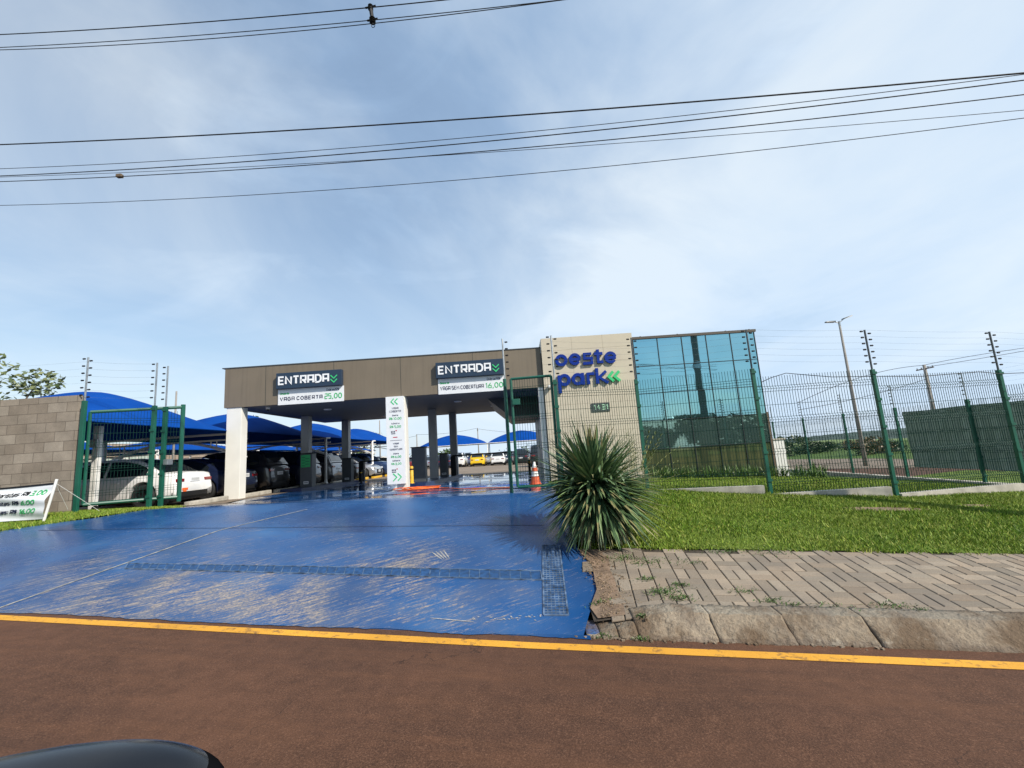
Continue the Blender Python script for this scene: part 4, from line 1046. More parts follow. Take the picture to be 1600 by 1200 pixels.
def mesh_panel(parent, a, b, ztop, h, pitch=.052, r=.0031, hs=None, name='mesh_panel', mtl='wire_green'):
    a = Vector((a[0], a[1], 0)); b = Vector((b[0], b[1], 0)); d = (b - a); L = d.length; d.normalize(); nn = Vector((d.y, -d.x, 0))
    mb = MB(); z0 = ztop - h
    folds = [.10, .36, .63, .90]
    def prof(z):                                        # V folds bulging outwards
        for f in folds:
            q = abs(z / h - f) * h
            if q < .05: return .035 * (1 - q / .05)
        return 0.
    zs = sorted(set([0, h + .025] + [f * h + s for f in folds for s in (-.05, 0, .05)]))
    zs = [z for z in zs if z <= h + .03]
    n = int(L / pitch)
    def rod(p, q, rr):
        dd = (q - p).normalized(); up = nn; sd = dd.cross(up).normalized() * rr; u2 = up * rr
        k = len(mb.v); mb.v += [tuple(p + sd + u2), tuple(p - sd + u2), tuple(p - sd - u2), tuple(p + sd - u2), tuple(q + sd + u2), tuple(q - sd + u2), tuple(q - sd - u2), tuple(q + sd - u2)]
        for f in ((0, 1, 5, 4), (1, 2, 6, 5), (2, 3, 7, 6), (3, 0, 4, 7)): mb.f.append(tuple(k + i for i in f)); mb.c.append(None)
    for i in range(1, n):
        p = a + d * (L * i / n)
        pts = [p + Vector((0, 0, z0 + z)) + nn * (prof(z) + .004) for z in zs]
        for p1, p2 in zip(pts, pts[1:]): rod(p1, p2, r)
    hz = hs or sorted(set([.01] + [f * h + s for f in folds for s in (-.05, 0, .05)] + [h * .23, h * .5, h * .76]))
    for z in hz:
        if z > h: continue
        k = nn * prof(z) + Vector((0, 0, z0 + z)); rod(a + k, b + k, r * 1.15)
    return mb.build(name, mtl, parent)
def fence_wires(parent, a, za, b, zb, ext, n=6, name='shock_wire'):
    for k in range(n):
        z0 = za + ext - .03 - k * (ext - .06) / n; z1 = zb + ext - .03 - k * (ext - .06) / n
        mb = MB(); pts = []
        for i in range(7):
            t = i / 6; pts.append((a[0] + (b[0] - a[0]) * t, a[1] - .03 + (b[1] - a[1]) * t, z0 + (z1 - z0) * t - .02 * math.sin(math.pi * t)))
        mb.tube(pts, .0014, 3, False); mb.build(name, 'galv', parent)
ff = thing('mesh_fence', 'green welded mesh fence in front of the building on low concrete plinths', 'fence', (2.6, 9.0, 0))
ff.location = (0, 0, 0)
FP = [(.86, 8.66, 1.36), (2.6, 9.06, 1.32), (4.76, 8.52, 1.30), (7.07, 8.47, 1.12), (9.86, 8.78, .98), (13.15, 8.9, .66)]
for i, (x, y, zt) in enumerate(FP):
    fence_post(ff, x, y, zt, .92 if i == 0 else (.90 if i < 2 else .80), n=6, galv='galv' if i < 1 else 'dark_grey')
for i, ((x0, y0, t0), (x1, y1, t1)) in enumerate(zip(FP, FP[1:])):
    tp = (1.29, 1.27, 1.10, .96, .64)[i]
    mesh_panel(ff, (x0 + .03, y0), (x1 - .03, y1), tp, 2.25)
    fence_wires(ff, (x0, y0), t0, (x1, y1), t1, .82)
    if i:
        pt = (0, -.955, -1.12, -1.26, -1.55)[i]; mb = MB(); gz = min(GW(x0, y0), GW(x1, y1)) - .15
        d = Vector((x1 - x0, y1 - y0)).normalized(); n = Vector((-d.y, d.x)) * .07
        p = [(x0 + .04 * d.x + n.x * s, y0 + n.y * s) for s in (-1, 1)] + [(x1 - .12 * d.x + n.x * s, y1 - .04 * d.y + n.y * s) for s in (1, -1)]
        p = [p[0], p[3], p[2], p[1]]
        mb.hexa([(a, b, gz) for a, b in p] + [(a, b, pt) for a, b in p]); mb.build('plinth', 'concrete', ff)
# a loose black conduit snaking along the fence top
cb_ = []
for i, (u, v) in enumerate([(1190, 597), (1205, 590), (1228, 583), (1262, 586), (1300, 589), (1368, 588), (1440, 588), (1530, 581), (1562, 584), (1612, 582)]):
    cb_.append(tuple(at(u, v, 8.50)))
mb = MB(); mb.tube(cb_, .007, 5); mb.build('conduit', 'cable', ff)
# side fence running away, with the dark green screen tied to its near bays
sf = thing('mesh_fence', 'green side fence running away from the street behind the dark screen', 'fence')
SY = [8.9, 10.2, 12.7, 15.2, 17.65, 20.2, 22.65, 25.1, 27.6, 30.1, 32.6]
for i, y in enumerate(SY):
    x = 13.15 + (y - 12) * .012
    if i: fence_post(sf, x, y, .62, .78, ins=(3 <= i + 1 <= 6), side=(-1,))
    if i < len(SY) - 1:
        x2 = 13.15 + (SY[i + 1] - 12) * .012; mesh_panel(sf, (x, y + .03), (x2, SY[i + 1] - .03), .58, 2.25, pitch=.06 if y > 12 else .052, r=.0026)
        fence_wires(sf, (x, y), .62, (x2, SY[i + 1]), .62, .76)
mb = MB(); mb.box(13.05, 13.3, 8.9, 32.6, -2.1, -1.74); mb.build('plinth', 'concrete', sf)
# back fence line
bf = thing('mesh_fence', 'distant green fence crossing behind the mirror glass hall', 'fence')
for i in range(4):
    x = 13.4 - i * 2.45; fence_post(bf, x, 33, .35, .75, ins=False, zb=GW(x, 33))
    if i < 3: mesh_panel(bf, (x - 2.42, 33), (x - .03, 33), .3, 2.2, pitch=.08, r=.004)
# the dark screen
mb = MB(); NX = 70; NZ = 12; ys0, ys1 = 9.2, 14.95
def sc(i, j, o_):
    t = i / NX; y = ys0 + (ys1 - ys0) * t; x = 13.15 + (y - 12) * .012 + .05 + o_; z = -1.40 + 1.84 * j / NZ
    x += .018 * math.sin(y * 5.1 + j * .4) + .012 * math.sin(y * 13 + j); z += (.012 * math.sin(y * 2.56)) * (j == NZ or j == 0)
    return (x, y, z)
for o_, fl in ((0, 1), (.012, 0)):
    b0 = len(mb.v)
    for i in range(NX + 1):
        for j in range(NZ + 1): mb.v.append(sc(i, j, o_))
    for i in range(NX):
        for j in range(NZ):
            q = b0 + i * (NZ + 1) + j; f = (q, q + 1, q + NZ + 2, q + NZ + 1); mb.f.append(f if fl else f[::-1]); mb.c.append(None)
scr = mb.build('privacy_screen', 'tarp', None, True); tag(scr, 'dark green opaque screen tied along the side fence on the right', 'screen')

# gate leaf at the right of the entrance
gr = thing('sliding_gate', 'narrow green mesh gate leaf standing open beside the big spiky plant', 'gate', (0, 0, 0), 0, 'green metal gates')
def gbar(mb, p, q, r): mb.tube([p, q], r, 8)
gz = G(0, 9) - .02
mb = MB(); gbar(mb, (-.15, 8.98, gz), (-.15, 8.98, 1.50), .036)
mb.build('gate_post', 'green_metal', gr)
q = gr.children[-1] if gr.children else None
fp = fence_post(gr, -.145, 9.04, 1.45, .93, n=6, r=.02, side=(1,))
mb = MB()
for p, q in (((-.02, 8.82, gz + .14), (-.02, 8.82, 1.46)), ((.80, 8.72, gz + .14), (.80, 8.72, 1.46)), ((-.02, 8.82, 1.46), (.80, 8.72, 1.46)), ((-.02, 8.82, gz + .14), (.80, 8.72, gz + .14))): gbar(mb, p, q, .028)
mb.build('gate_frame', 'green_metal', gr)
mesh_panel(gr, (0, 8.82), (.78, 8.72), 1.44, 1.44 - gz - .16)
mb = MB(); mb.rbox(-.02, .14, 8.76, 8.80, .92, 1.04, .01); mb.build('latch', 'green_metal', gr)
# gate leaf at the left, drawn open in front of the parked white sedan
gl = thing('sliding_gate', 'wide green mesh gate leaf drawn open in front of the white sedan', 'gate', (0, 0, 0), 0, 'green metal gates')
zb_ = -.60
mb = MB(); mb.rbox(-8.84, -8.76, 8.79, 8.85, -.75, 1.60, .006); pst = mb.build('gate_post', 'green_metal', gl)
fence_post(gl, -8.86, 8.88, 1.55, .98, n=6, r=.02, side=(-1, 1), zb=-.7)
A = Vector((-8.82, 8.98, 0)); B = Vector((-7.62, 9.95, 0)); 
def AB(t, z): p = A.lerp(B, t); return (p.x, p.y, z)
mb = MB(); gbar(mb, AB(0, -.50), AB(1, -.52), .035); gbar(mb, AB(0, 1.38), AB(1, 1.50), .035); gbar(mb, AB(0, -.5), AB(0, 1.38), .03); gbar(mb, AB(1, -.62), AB(1, 1.56), .045)
mb.build('gate_frame', 'green_metal', gl)
mesh_panel(gl, AB(.01, 0)[:2], AB(.97, 0)[:2], 1.38, 1.86)
mb = MB()
for t in (.12, .85): q = AB(t, -.60); mb.lathe([(0, -.02), (.06, -.02), (.06, .02), (0, .02)], 14, 'y', q)
mb.build('roller_wheel', 'black', gl)
fence_post(gl, -7.86, 9.44, 1.50, .96, n=6, r=.036, side=(-1,), zb=-.72)
fence_post(gl, -7.84, 9.72, 1.50, .94, n=6, r=.036, side=(-1,), zb=-.74)
fence_wires(gl, (-8.86, 8.88), 1.5, (-7.86, 9.44), 1.5, .96)
mb = MB(); mb.rbox(-7.74, -7.64, 9.60, 9.76, .2, .32, .01); mb.build('gate_box', 'galv', gl)

# block wall at the far left with its own electric wires
wl = thing('block_wall', 'bare concrete block wall at the far left behind the banner', 'wall')
mb = MB(); mb.box(-22, -8.97, 8.86, 9.0, -1.3, 1.735); mb.build('blockwork', 'block', wl)
for k in range(6):
    mb = MB(); z = 2.46 - k * .152; mb.tube([(-8.84, 8.95, z), (-12, 8.95, z - .02), (-15, 8.95, z)], .0014, 3, False); mb.build('shock_wire', 'galv', wl)
# banner on two slanted rods
bn = thing('fabric_banner', 'white fabric banner with green prices on slanted rods in front of the block wall', 'banner')
def bp(s, t):                                          # s along 0..1 to the right, t up
    Pbr = Vector((-8.98, 8.0, -.50)); Ptr = Vector((-8.98, 8.20, .02))
    br = at(69, 811, 8.12); tr = at(86, 754, 8.16); bl = br + Vector((-3.6, .25, -.0)); tl = tr + Vector((-3.6, .3, .03))
    bt = bl.lerp(br, s); tt = tl.lerp(tr, s); p = bt.lerp(tt, t)
    sag = -.05 * math.sin(math.pi * s) * t; p.z += sag
    p.y += .035 * math.sin(9 * s + 5 * t) * math.sin(math.pi * min(1, t * 1.0)) + .03 * math.sin(17 * t + 8 * s) * .5 - .12 * math.sin(math.pi * t) * .4
    return p
mb = MB(); NS, NT = 60, 20
for i in range(NS + 1):
    for j in range(NT + 1): mb.v.append(tuple(bp(i / NS, j / NT)))
for i in range(NS):
    for j in range(NT): q = i * (NT + 1) + j; mb.f.append((q, q + NT + 1, q + NT + 2, q + 1)); mb.c.append(None)
clo = mb.build('cloth', 'board', bn, True)
def bfn(a, b, d): p = bp(a, b); return (p.x, p.y - d, p.z)
WB = 3.62; HB = .62
def btext(s, x1, tz, h, fit, mtl, nm, sk=.25):
    mb = MB(); f2 = lambda a, b, d: bfn(a / WB, b / HB, d)
    text(mb, s, x1 - fit, tz, h, h * .17, f2, .002, .007, fit=fit, skew=sk); fixn(mb.build(nm, mtl, bn))
mb = MB()
for i in range(40):
    a, b = i / 40, (i + 1) / 40; mb.quad(bfn(a, .945, .006), bfn(b, .945, .006), bfn(b, 1.0, .006), bfn(a, 1.0, .006))
mb.build('black_hem', 'black', bn)
btext('3,00', 3.54, .425, .085, .30, 'ink_green', 'price'); btext('6,00', 3.42, .27, .085, .30, 'ink_green', 'price'); btext('16,00', 3.44, .115, .09, .34, 'ink_green', 'price')
btext('otoristas: R$', 3.22, .43, .075, .72, 'black', 'wording'); btext('istas: R$', 3.08, .28, .075, .50, 'ink', 'wording'); btext('istas: R$', 3.06, .125, .075, .50, 'ink', 'wording')
br = bp(1, 0); tr = bp(1, 1)
mb = MB(); mb.tube([br - Vector((.03, 0, .08)), tr + Vector((.03, 0, .06))], .022, 8); mb.build('rod', 'white', bn)
mb = MB(); mb.tube([tr, Vector((-8.75, 8.62, -.55))], .004, 4); mb.tube([tr, (-8.2, 8.7, -.63)], .003, 4); mb.build('guy_rope', 'white', bn)

# ------------------------------------------------------------------ blue shade sails over the bays
def sail_canopy(x0, x1, y0, y1, ze, zp, label, grp, posts, sy=0., trusses=True):
    t = thing('shade_canopy', label, 'shade canopy', (0, 0, 0), 0, grp); mb = MB(); N = 22
    def z(s, q):
        a = 1 - abs(2 * s - 1) ** 1.5; b = 1 - abs(2 * q - 1) ** 1.45
        return ze + (zp - ze) * (max(a, 0) * max(b, 0)) ** .8 + .0 * (s + q)
    for d in (0, -.015):
        b0 = len(mb.v)
        for i in range(N + 1):
            for j in range(N + 1):
                s, q = i / N, j / N
                inx = .5 * math.sin(math.pi * q) * 0; mb.v.append((x0 + (x1 - x0) * s, y0 + (y1 - y0) * q, z(s, q) + d))
        for i in range(N):
            for j in range(N):
                k = b0 + i * (N + 1) + j; f = (k, k + N + 1, k + N + 2, k + 1); mb.f.append(f if d == 0 else f[::-1]); mb.c.append(None)
    mb.build('membrane', 'sail', t, True)
    e = .04
    c = [(x0, y0), (x1, y0), (x1, y1), (x0, y1)]
    for a, b in ((c[0], c[1]), (c[3], c[2])):
        mb = MB(); mb.tube([(*a, ze - e), (*b, ze - e)], .045, 6); mb.build('edge_frame', 'white', t)
    if trusses:
        for yy in (y0 + .06, y1 - .06):
            mb = MB(); mb.tube([(x0, yy, ze - .25), (x1, yy, ze - .25)], .03, 6)
            P = [(x0 + (x1 - x0) * i / 14, yy, ze - .9 + .65 * math.sin(math.pi * i / 14)) for i in range(15)]; mb.tube(P, .03, 6)
            for i in range(2, 13, 3): mb.tube([P[i], (P[i][0], yy, ze - .25)], .02, 5)
            mb.build('arched_brace', 'white', t)
    for (px_, py_) in posts:
        g = G(px_, py_); mb = MB(); mb.tube([(px_, py_, g), (px_, py_, g + .04), (px_, py_, g + .12), (px_, py_, g + .3), (px_, py_, ze)], [.17, .16, .09, .062, .06], 10); mb.build('post', 'white', t, True)
    return t
G1 = 'blue shade canopies over the left parking bays'
ys_ = [8.9, 15.6, 22.4, 29.3, 36.4]
lab = ['nearest blue shade canopy rising above the block wall and left gate', 'blue shade canopy just behind the white front column', 'blue shade canopy between the two left grey columns', 'farthest of the blue shade canopies, ending beside the price pylon']
for i in range(4):
    sail_canopy(-14.8, -9.75 + .12 * i, ys_[i] + (.6 if i == 0 else .02), ys_[i + 1] - .02, 1.32, (2.52, 2.42, 2.42, 2.45)[i], lab[i], G1, [(-9.8 + .12 * i, ys_[i + 1] - .1), (-14.6, ys_[i + 1] - .1)])
wp = thing('thick_post', 'thick white post behind the left gate beside the block wall', 'post', (-10.55, 11.0, 0))
mb = MB(); mb.rbox(-.07, .07, -.06, .06, -1.2, 1.32, .01); mb.build('shaft', 'white', wp)
mb = MB(); mb.rbox(-.09, .09, -.12, -.061, .78, .98, .01); mb.build('junction_box', 'galv', wp)
G2 = 'lower blue canopies of the second row of bays'
for i in range(5):
    sail_canopy(-22.6, -17.6, 13 + i * 8.5, 21.2 + i * 8.5, 1.22, 2.0, ['nearest low blue canopy of the second row, behind the left gate', 'second low blue canopy along the rear block wall', 'third low blue canopy along the rear block wall', 'fourth low blue canopy along the rear block wall, seen under the brown roof', 'farthest low blue canopy along the rear block wall'][i], G2, [(-17.7, 13.1 + i * 8.5), (-22.4, 13.1 + i * 8.5)])
G3 = 'bright blue canopies at the far end of the car park'
for u0, u1, nm in ((655, 762, 'far blue arched canopy seen left of the second back column'), (762, 868, 'far blue arched canopy seen through the green gate')):
    a = at(u0, 700, 62); b = at(u1, 700, 62)
    sail_canopy(a.x, b.x, 60, 65, 1.33, 2.85, nm, G3, [(a.x + .1, 64.9), (b.x - .1, 64.9), (a.x + .1, 60.1)], trusses=False)
# rear block wall of the car park
mb = MB(); mb.box(-24.2, -24.0, 9.5, 62, -2, 2.0)
tag(mb.build('rear_block_wall', 'block_side'), 'long tan block wall behind the covered cars on the left', 'wall')
dn = MB()
for i in range(30):
    y0 = 22 + i * .22; dn.quad((-23.93, y0, .35 + .1 * math.sin(i * .5)), (-23.93, y0 + .22, .35 + .1 * math.sin(i * .5 + .5)), (-23.93, y0 + .22, 1.45 - .3 * math.sin((i + 1) / 30 * 3.14)), (-23.93, y0, 1.45 - .3 * math.sin(i / 30 * 3.14)))
for q in range(len(dn.v)): pass
n = len(dn.v); dn.v += [(x - .03, y, z) for x, y, z in dn.v[:n]]; dn.f += [tuple(n + k for k in f)[::-1] for f in dn.f[:]]; dn.c += dn.c[:]
tag(dn.build('shade_net', 'tarp', None), 'sagging dark net hung on the tan wall above the white estate car', 'net')

# ------------------------------------------------------------------ cars
def lerp_prof(P, t):
    if t <= P[0][0]: return P[0][1]
    for (a, b), (c, d) in zip(P, P[1:]):
        if t <= c: return b + (d - b) * (t - a) / (c - a)
    return P[-1][1]
KINDS = {
 'sedan': dict(L=4.7, W=1.83, H=1.44, belt=.90, top=[(0, .60), (.006, .80), (.015, .92), (.04, .95), (.16, .94), (.22, .93), (.62, .92), (.72, .93), (.86, .86), (.95, .76), (.985, .66), (1, .50)],
   cab=[(.085, .93), (.14, 1.08), (.20, 1.25), (.26, 1.36), (.35, 1.43), (.48, 1.44), (.55, 1.41), (.60, 1.345), (.66, 1.18), (.735, .91)], fr=(.18, .81)),
 'hatch': dict(L=4.15, W=1.78, H=1.5, belt=.96, top=[(0, .55), (.006, .82), (.02, .98), (.06, 1.0), (.2, .98), (.66, .95), (.76, .96), (.88, .86), (.95, .76), (.985, .64), (1, .50)],
   cab=[(.02, .98), (.06, 1.22), (.10, 1.40), (.16, 1.47), (.32, 1.50), (.48, 1.49), (.57, 1.44), (.66, 1.24), (.77, .95)], fr=(.17, .81)),
 'suv': dict(L=4.55, W=1.86, H=1.70, belt=1.08, top=[(0, .60), (.006, .92), (.02, 1.08), (.06, 1.10), (.2, 1.09), (.66, 1.05), (.74, 1.07), (.88, .99), (.95, .90), (.985, .76), (1, .55)],
   cab=[(.02, 1.08), (.05, 1.34), (.085, 1.56), (.14, 1.65), (.32, 1.70), (.50, 1.69), (.58, 1.63), (.66, 1.40), (.755, 1.06)], fr=(.18, .81)),
}
CARCACHE = {}
def car(kind, colr, label, x, y, rz, group, cat='car', rim='rim', open_z=None, plate=True):
    K = KINDS[kind]; L, W, H = K['L'], K['W'], K['H']; key = (kind, colr, rim)
    loc = (x, y, G(x, y) + (.012 if open_z is None else open_z))
    if key in CARCACHE:
        r = copy_tree(CARCACHE[key]); r.location = loc; r.rotation_euler = (0, 0, rz); r['label'] = label; r['group'] = group; return r
    t = thing('parked_car', label, cat, loc, rz, group); CARCACHE[key] = t
    pm = PAINT[colr]; R_ = .34; clr = .19; hw0 = W / 2
    xf = [s * L - L / 2 for s in K['fr']]
    st = sorted(set([i / 64 for i in range(65)] + [.003, .008, .992, .997] + [(a + L / 2 + d) / L for a in xf for d in [k * .05 for k in range(-9, 10)]]))
    mb = MB(); rows = []
    for s in st:
        X = s * L - L / 2; e = abs(2 * s - 1); w_ = hw0 * (1 - .15 * e ** 9 - .03 * e ** 2); zt = lerp_prof(K['top'], s)
        zb = clr + (.06 if s > .94 or s < .05 else 0); arch = 0
        for a in xf:
            d = abs(X - a); ra = R_ + .055
            if d < ra: zb = max(zb, R_ + math.sqrt(ra * ra - d * d)); arch = 1
        zb = min(zb, zt - .14); fl = .016 if arch else 0
        zm = max(.55, zb + .02) if not arch else zb + .03
        sh = zt - .13
        zm = min(zm, sh - .02)
        if s < .12 and kind != 'sedan' or s < .02: crown = .01
        else: crown = .035
        P = [(0, zb), (w_ * .80, zb), (w_ * .955 + fl, zb + .012), (w_ * .99 + fl, zb + .05 if not arch else zb + .02), (w_ + fl * .5, zm), (w_ * .995, (zm + sh) / 2), (w_ * .975, sh), (w_ * .945, zt - .055), (w_ * .88, zt - .012), (w_ * .62, zt + crown * .5), (0, zt + crown)]
        rows.append([(X, q[0], q[1]) for q in P])
    n = len(rows[0]); b0 = len(mb.v)
    for r in rows:
        mb.v += r; mb.v += [(a, -b, c) for a, b, c in r]
    for i in range(len(rows) - 1):
        for sd in (0, 1):
            for j in range(n - 1):
                q = b0 + i * 2 * n + sd * n + j; f = (q, q + 1, q + 2 * n + 1, q + 2 * n); mb.f.append(f[::-1] if sd == 0 else f); mb.c.append(None)
    for i in (0, len(rows) - 1):
        k = b0 + i * 2 * n; ring = [k + j for j in range(n)] + [k + n + j for j in range(n - 2, 0, -1)]
        mb.f.append(tuple(ring)); mb.c.append(None)
    body = fixn(mb.build('body', pm, t, True))
    # cabin shell
    cabp = K['cab']; zr = max(q[1] for q in cabp); belt = K['belt']
    def hwz(z, s): return hw0 * (.915 - .235 * ((z - belt) / (zr - belt)) ** 1.15 if z > belt else .915) * (1 - .06 * abs(2 * s - .9) ** 2)
    mb = MB(); N = len(cabp); C = []
    dense = []
    for (a, b) in zip(cabp, cabp[1:]):
        for k in range(4): dense.append((a[0] + (b[0] - a[0]) * k / 4, a[1] + (b[1] - a[1]) * k / 4))
    dense.append(cabp[-1])
    prev = None
    for (s, z) in dense:
        X = s * L - L / 2; col_ = []
        for k in range(7):
            zz_ = belt - .06 + (z - belt + .06) * k / 6; col_.append((X, hwz(zz_, s), zz_))
        hw = hwz(z, s); col_[-1] = (X, hw, z - .018)
        col_ += [(X, hw * .93, z), (X, hw * .6, z + .018), (X, 0, z + .026)]
        C.append(col_)
    nn = len(C[0])
    for c_ in C: mb.v += c_; mb.v += [(a, -b, d) for a, b, d in c_]
    for i in range(len(C) - 1):
        for sd in (0, 1):
            for j in range(nn - 1):
                q = i * 2 * nn + sd * nn + j; f = (q, q + 1, q + 2 * nn + 1, q + 2 * nn); mb.f.append(f); mb.c.append(None)
    fixn(mb.build('roof', pm, t, True))
    # glass
    def zcab(s):
        P = [(a, b) for a, b in cabp]; return lerp_prof(P, s)
    def side_glass(s0, s1, nm):
        for sd in (1, -1):
            mb = MB(); m_ = 12; ok = []
            for i in range(m_ + 1):
                s = s0 + (s1 - s0) * i / m_; zt = zcab(s) - .065; zl = belt + .03
                if zt < zl + .02: zt = zl + .02
                ok.append((s, zl, zt))
            for i in range(m_):
                a, b = ok[i], ok[i + 1]
                for k in range(4):
                    def pt(q, f): z = q[1] + (q[2] - q[1]) * f; return (q[0] * L - L / 2, sd * (hwz(z, q[0]) + .006), z)
                    mb.quad(pt(a, k / 4), pt(b, k / 4), pt(b, (k + 1) / 4), pt(a, (k + 1) / 4))
            mb.build(nm, 'car_glass', t)
    s_r, s_f = cabp[0][0], cabp[-1][0]
    sa = s_r + (.09 if kind == 'sedan' else .075); sb = s_f - .05; md = (sa + sb) / 2 - .0
    if kind == 'sedan': side_glass(sa, md - .008, 'side_window'); side_glass(md + .008, sb, 'side_window')
    else:
        q3 = sa + (sb - sa) * .26; q4 = sa + (sb - sa) * .62
        side_glass(sa, q3 - .006, 'side_window'); side_glass(q3 + .006, q4 - .006, 'side_window'); side_glass(q4 + .006, sb, 'side_window')
    def cross_glass(P, nm, dx):
        mb = MB()
        for (a, b) in zip(P, P[1:]):
            def pt(q, f): z = q[1]; return (q[0] * L - L / 2 + dx, f * hwz(z, q[0]) * .86, z + .014 + .024 * (1 - abs(f)))
            for k in range(6): f0, f1 = -1 + k / 3, -1 + (k + 1) / 3; mb.quad(pt(a, f0), pt(a, f1), pt(b, f1), pt(b, f0))
        mb.build(nm, 'car_glass', t)
    rear = [q for q in dense if q[0] < .5 and q[1] < zr - .045 and q[1] > belt + .05]; frnt = [q for q in dense if q[0] > .5 and q[1] < zr - .045 and q[1] > belt + .03]
    cross_glass(rear, 'rear_window', -.012); cross_glass(frnt, 'windscreen', .012)
    # lower trim, bumpers, lamps, plates
    mb = MB(); mb.rbox(-L / 2 + .06, L / 2 - .06, -hw0 * .86, hw0 * .86, .15, .42, .03); mb.build('underbody', 'black', t)
    for sx, nm in ((-1, 'rear_bumper_insert'), (1, 'front_grille')):
        mb = MB(); X = sx * (L / 2 + .004); z0, z1 = (.24, .40) if sx < 0 else (.28, .56)
        mb.rbox(min(X, X - sx * .12), max(X, X - sx * .12), -hw0 * .62, hw0 * .62, z0, z1, .02); mb.build(nm, 'black', t)
    for sd in (1, -1):
        zt = lerp_prof(K['top'], .02); mb = MB(); X = -L / 2
        mb.rbox(X - .001, X + .20, min(sd * hw0 * .46, sd * hw0 * .80), max(sd * hw0 * .46, sd * hw0 * .80), zt - .25, zt - .15, .02); mb.build('tail_light', 'red_light', t)
        mb = MB(); X = L / 2; mb.rbox(X - .30, X - .012, min(sd * hw0 * .48, sd * hw0 * .86), max(sd * hw0 * .48, sd * hw0 * .86), .58, .70, .02); mb.build('headlight', 'head_light', t)
        mb = MB(); xm_ = (K['cab'][-1][0] - .065) * L - L / 2; mb.rbox(xm_ - .06, xm_ + .08, min(sd * hw0 * .93, sd * hw0 * 1.10), max(sd * hw0 * .93, sd * hw0 * 1.10), belt + .03, belt + .17, .035); mb.build('side_mirror', pm, t, True)
        for hx in (.33, .50):
            mb = MB(); X = hx * L - L / 2; mb.rbox(X, X + .17, sd * hw0 * .985 - .012, sd * hw0 * .985 + .022, belt - .16, belt - .13, .006); mb.build('door_handle', pm, t)
        mb = MB()
        for hx in (.27, .455, .655):
            X = hx * L - L / 2
            for k in range(4): z0 = .32 + k * (belt - .36) / 4; z1 = z0 + (belt - .36) / 4; yy = hw0 * 1.001; mb.quad((X, sd * yy, z0), (X + .008, sd * yy, z0), (X + .008, sd * yy * .995, z1), (X, sd * yy * .995, z1))
        mb.build('door_gap', 'black', t)
    for sx in (-1, 1):
        mb = MB(); X = sx * (L / 2 + .008); z = .74 if sx < 0 else .45
        mb.box(min(X, X - sx * .02), max(X, X - sx * .02), -.20, .20, z - .065, z + .065); p = mb.build('licence_plate', 'board', t)
        mb = MB(); X2 = X + sx * .001
        for k in range(7): mb.box(min(X2, X2 + sx * .002), max(X2, X2 + sx * .002), -.16 + k * .047, -.13 + k * .047, z - .04, z + .035)
        mb.build('plate_marking', 'col_grey', p)
    for a in xf:
        for sd in (1, -1):
            mb = MB(); yc = sd * (hw0 - .125)
            mb.lathe([(.20, .10), (.27, .115), (R_ - .02, .10), (R_, .06), (R_, -.06), (R_ - .02, -.10), (.2, -.11)], 28, 'y', (a, yc, R_)); wh = mb.build('tyre', 'rubber', t, True)
            mb = MB(); yo = yc + sd * .085; mb.lathe([(.0, 0), (.05, .01 * sd), (.06, 0)], 16, 'y', (a, yo, R_)); mb.lathe([(.205, .02 * sd), (.235, .02 * sd), (.245, 0), (.2, -.05 * sd)], 24, 'y', (a, yo, R_))
            for k in range(5):
                th = k * 2 * math.pi / 5 + .3; d = Vector((math.cos(th), 0, math.sin(th))); p = Vector((-d.z, 0, d.x))
                c0 = Vector((a, yo, R_)); A_ = c0 + d * .03; B_ = c0 + d * .225
                mb.hexa([A_ + p * .03 - Vector((0, .01, 0)), A_ - p * .03 - Vector((0, .01, 0)), B_ - p * .02 - Vector((0, .01, 0)), B_ + p * .02 - Vector((0, .01, 0)), A_ + p * .03 + Vector((0, .012, 0)), A_ - p * .03 + Vector((0, .012, 0)), B_ - p * .02 + Vector((0, .012, 0)), B_ + p * .02 + Vector((0, .012, 0))])
            fixn(mb.build('rim', rim, wh))
            mb = MB(); mb.lathe([(0, 0), (.2, 0)], 20, 'y', (a, yc + sd * .03, R_)); mb.build('brake_disc', 'black', wh)
    return t
PI = math.pi
GA = 'cars parked nose in under the left blue canopies'
wc = car('sedan', 'white', 'white sedan with an orange sticker on its bumper, behind the left gate', -12.25, 13.55, PI, GA, rim='rim_dark')
# the orange sticker, front corner of the rear bumper
mb = MB(); mb.box(-2.372, -2.362, .30, .52, .44, .50); mb.box(-2.372, -2.362, .36, .48, .39, .437); mb.build('sticker', 'orange', wc)
car('sedan', 'navy', 'very dark navy sedan between the white sedan and the white front column', -12.2, 16.0, PI, GA)
car('suv', 'black', 'black SUV with a red tail lamp just right of the white front column', -12.0, 18.1, PI, GA, rim='rim_dark')
car('suv', 'navy', 'dark navy SUV behind the left grey column and its terminal', -11.8, 20.7, PI, GA)
car('suv', 'grey', 'dark grey crossover with a pale plate between the two left grey columns', -11.7, 23.3, PI, GA)
car('sedan', 'black', 'black sedan behind the second small terminal', -11.5, 25.9, PI, GA)
car('hatch', 'silver', 'silver hatchback facing the lane beside the yellow wheel stops', -11.0, 28.6, 0, GA)
car('suv', 'blue', 'dark blue SUV facing the lane behind the last canopy post', -11.0, 31.4, 0, GA)
car('sedan', 'white', 'white sedan farthest along the covered row, next to the price pylon', -10.9, 34.4, PI, GA, rim='rim_dark')
GB = 'cars parked in the second row by the tan rear wall'
car('suv', 'teal', 'dark teal hatchback behind the roof of the white sedan, beside the thick white post', -18.3, 18.6, 0, GB)
car('suv', 'white', 'white estate car with dark windows in the second row behind the navy sedan', -18.2, 23.2, 0, GB)
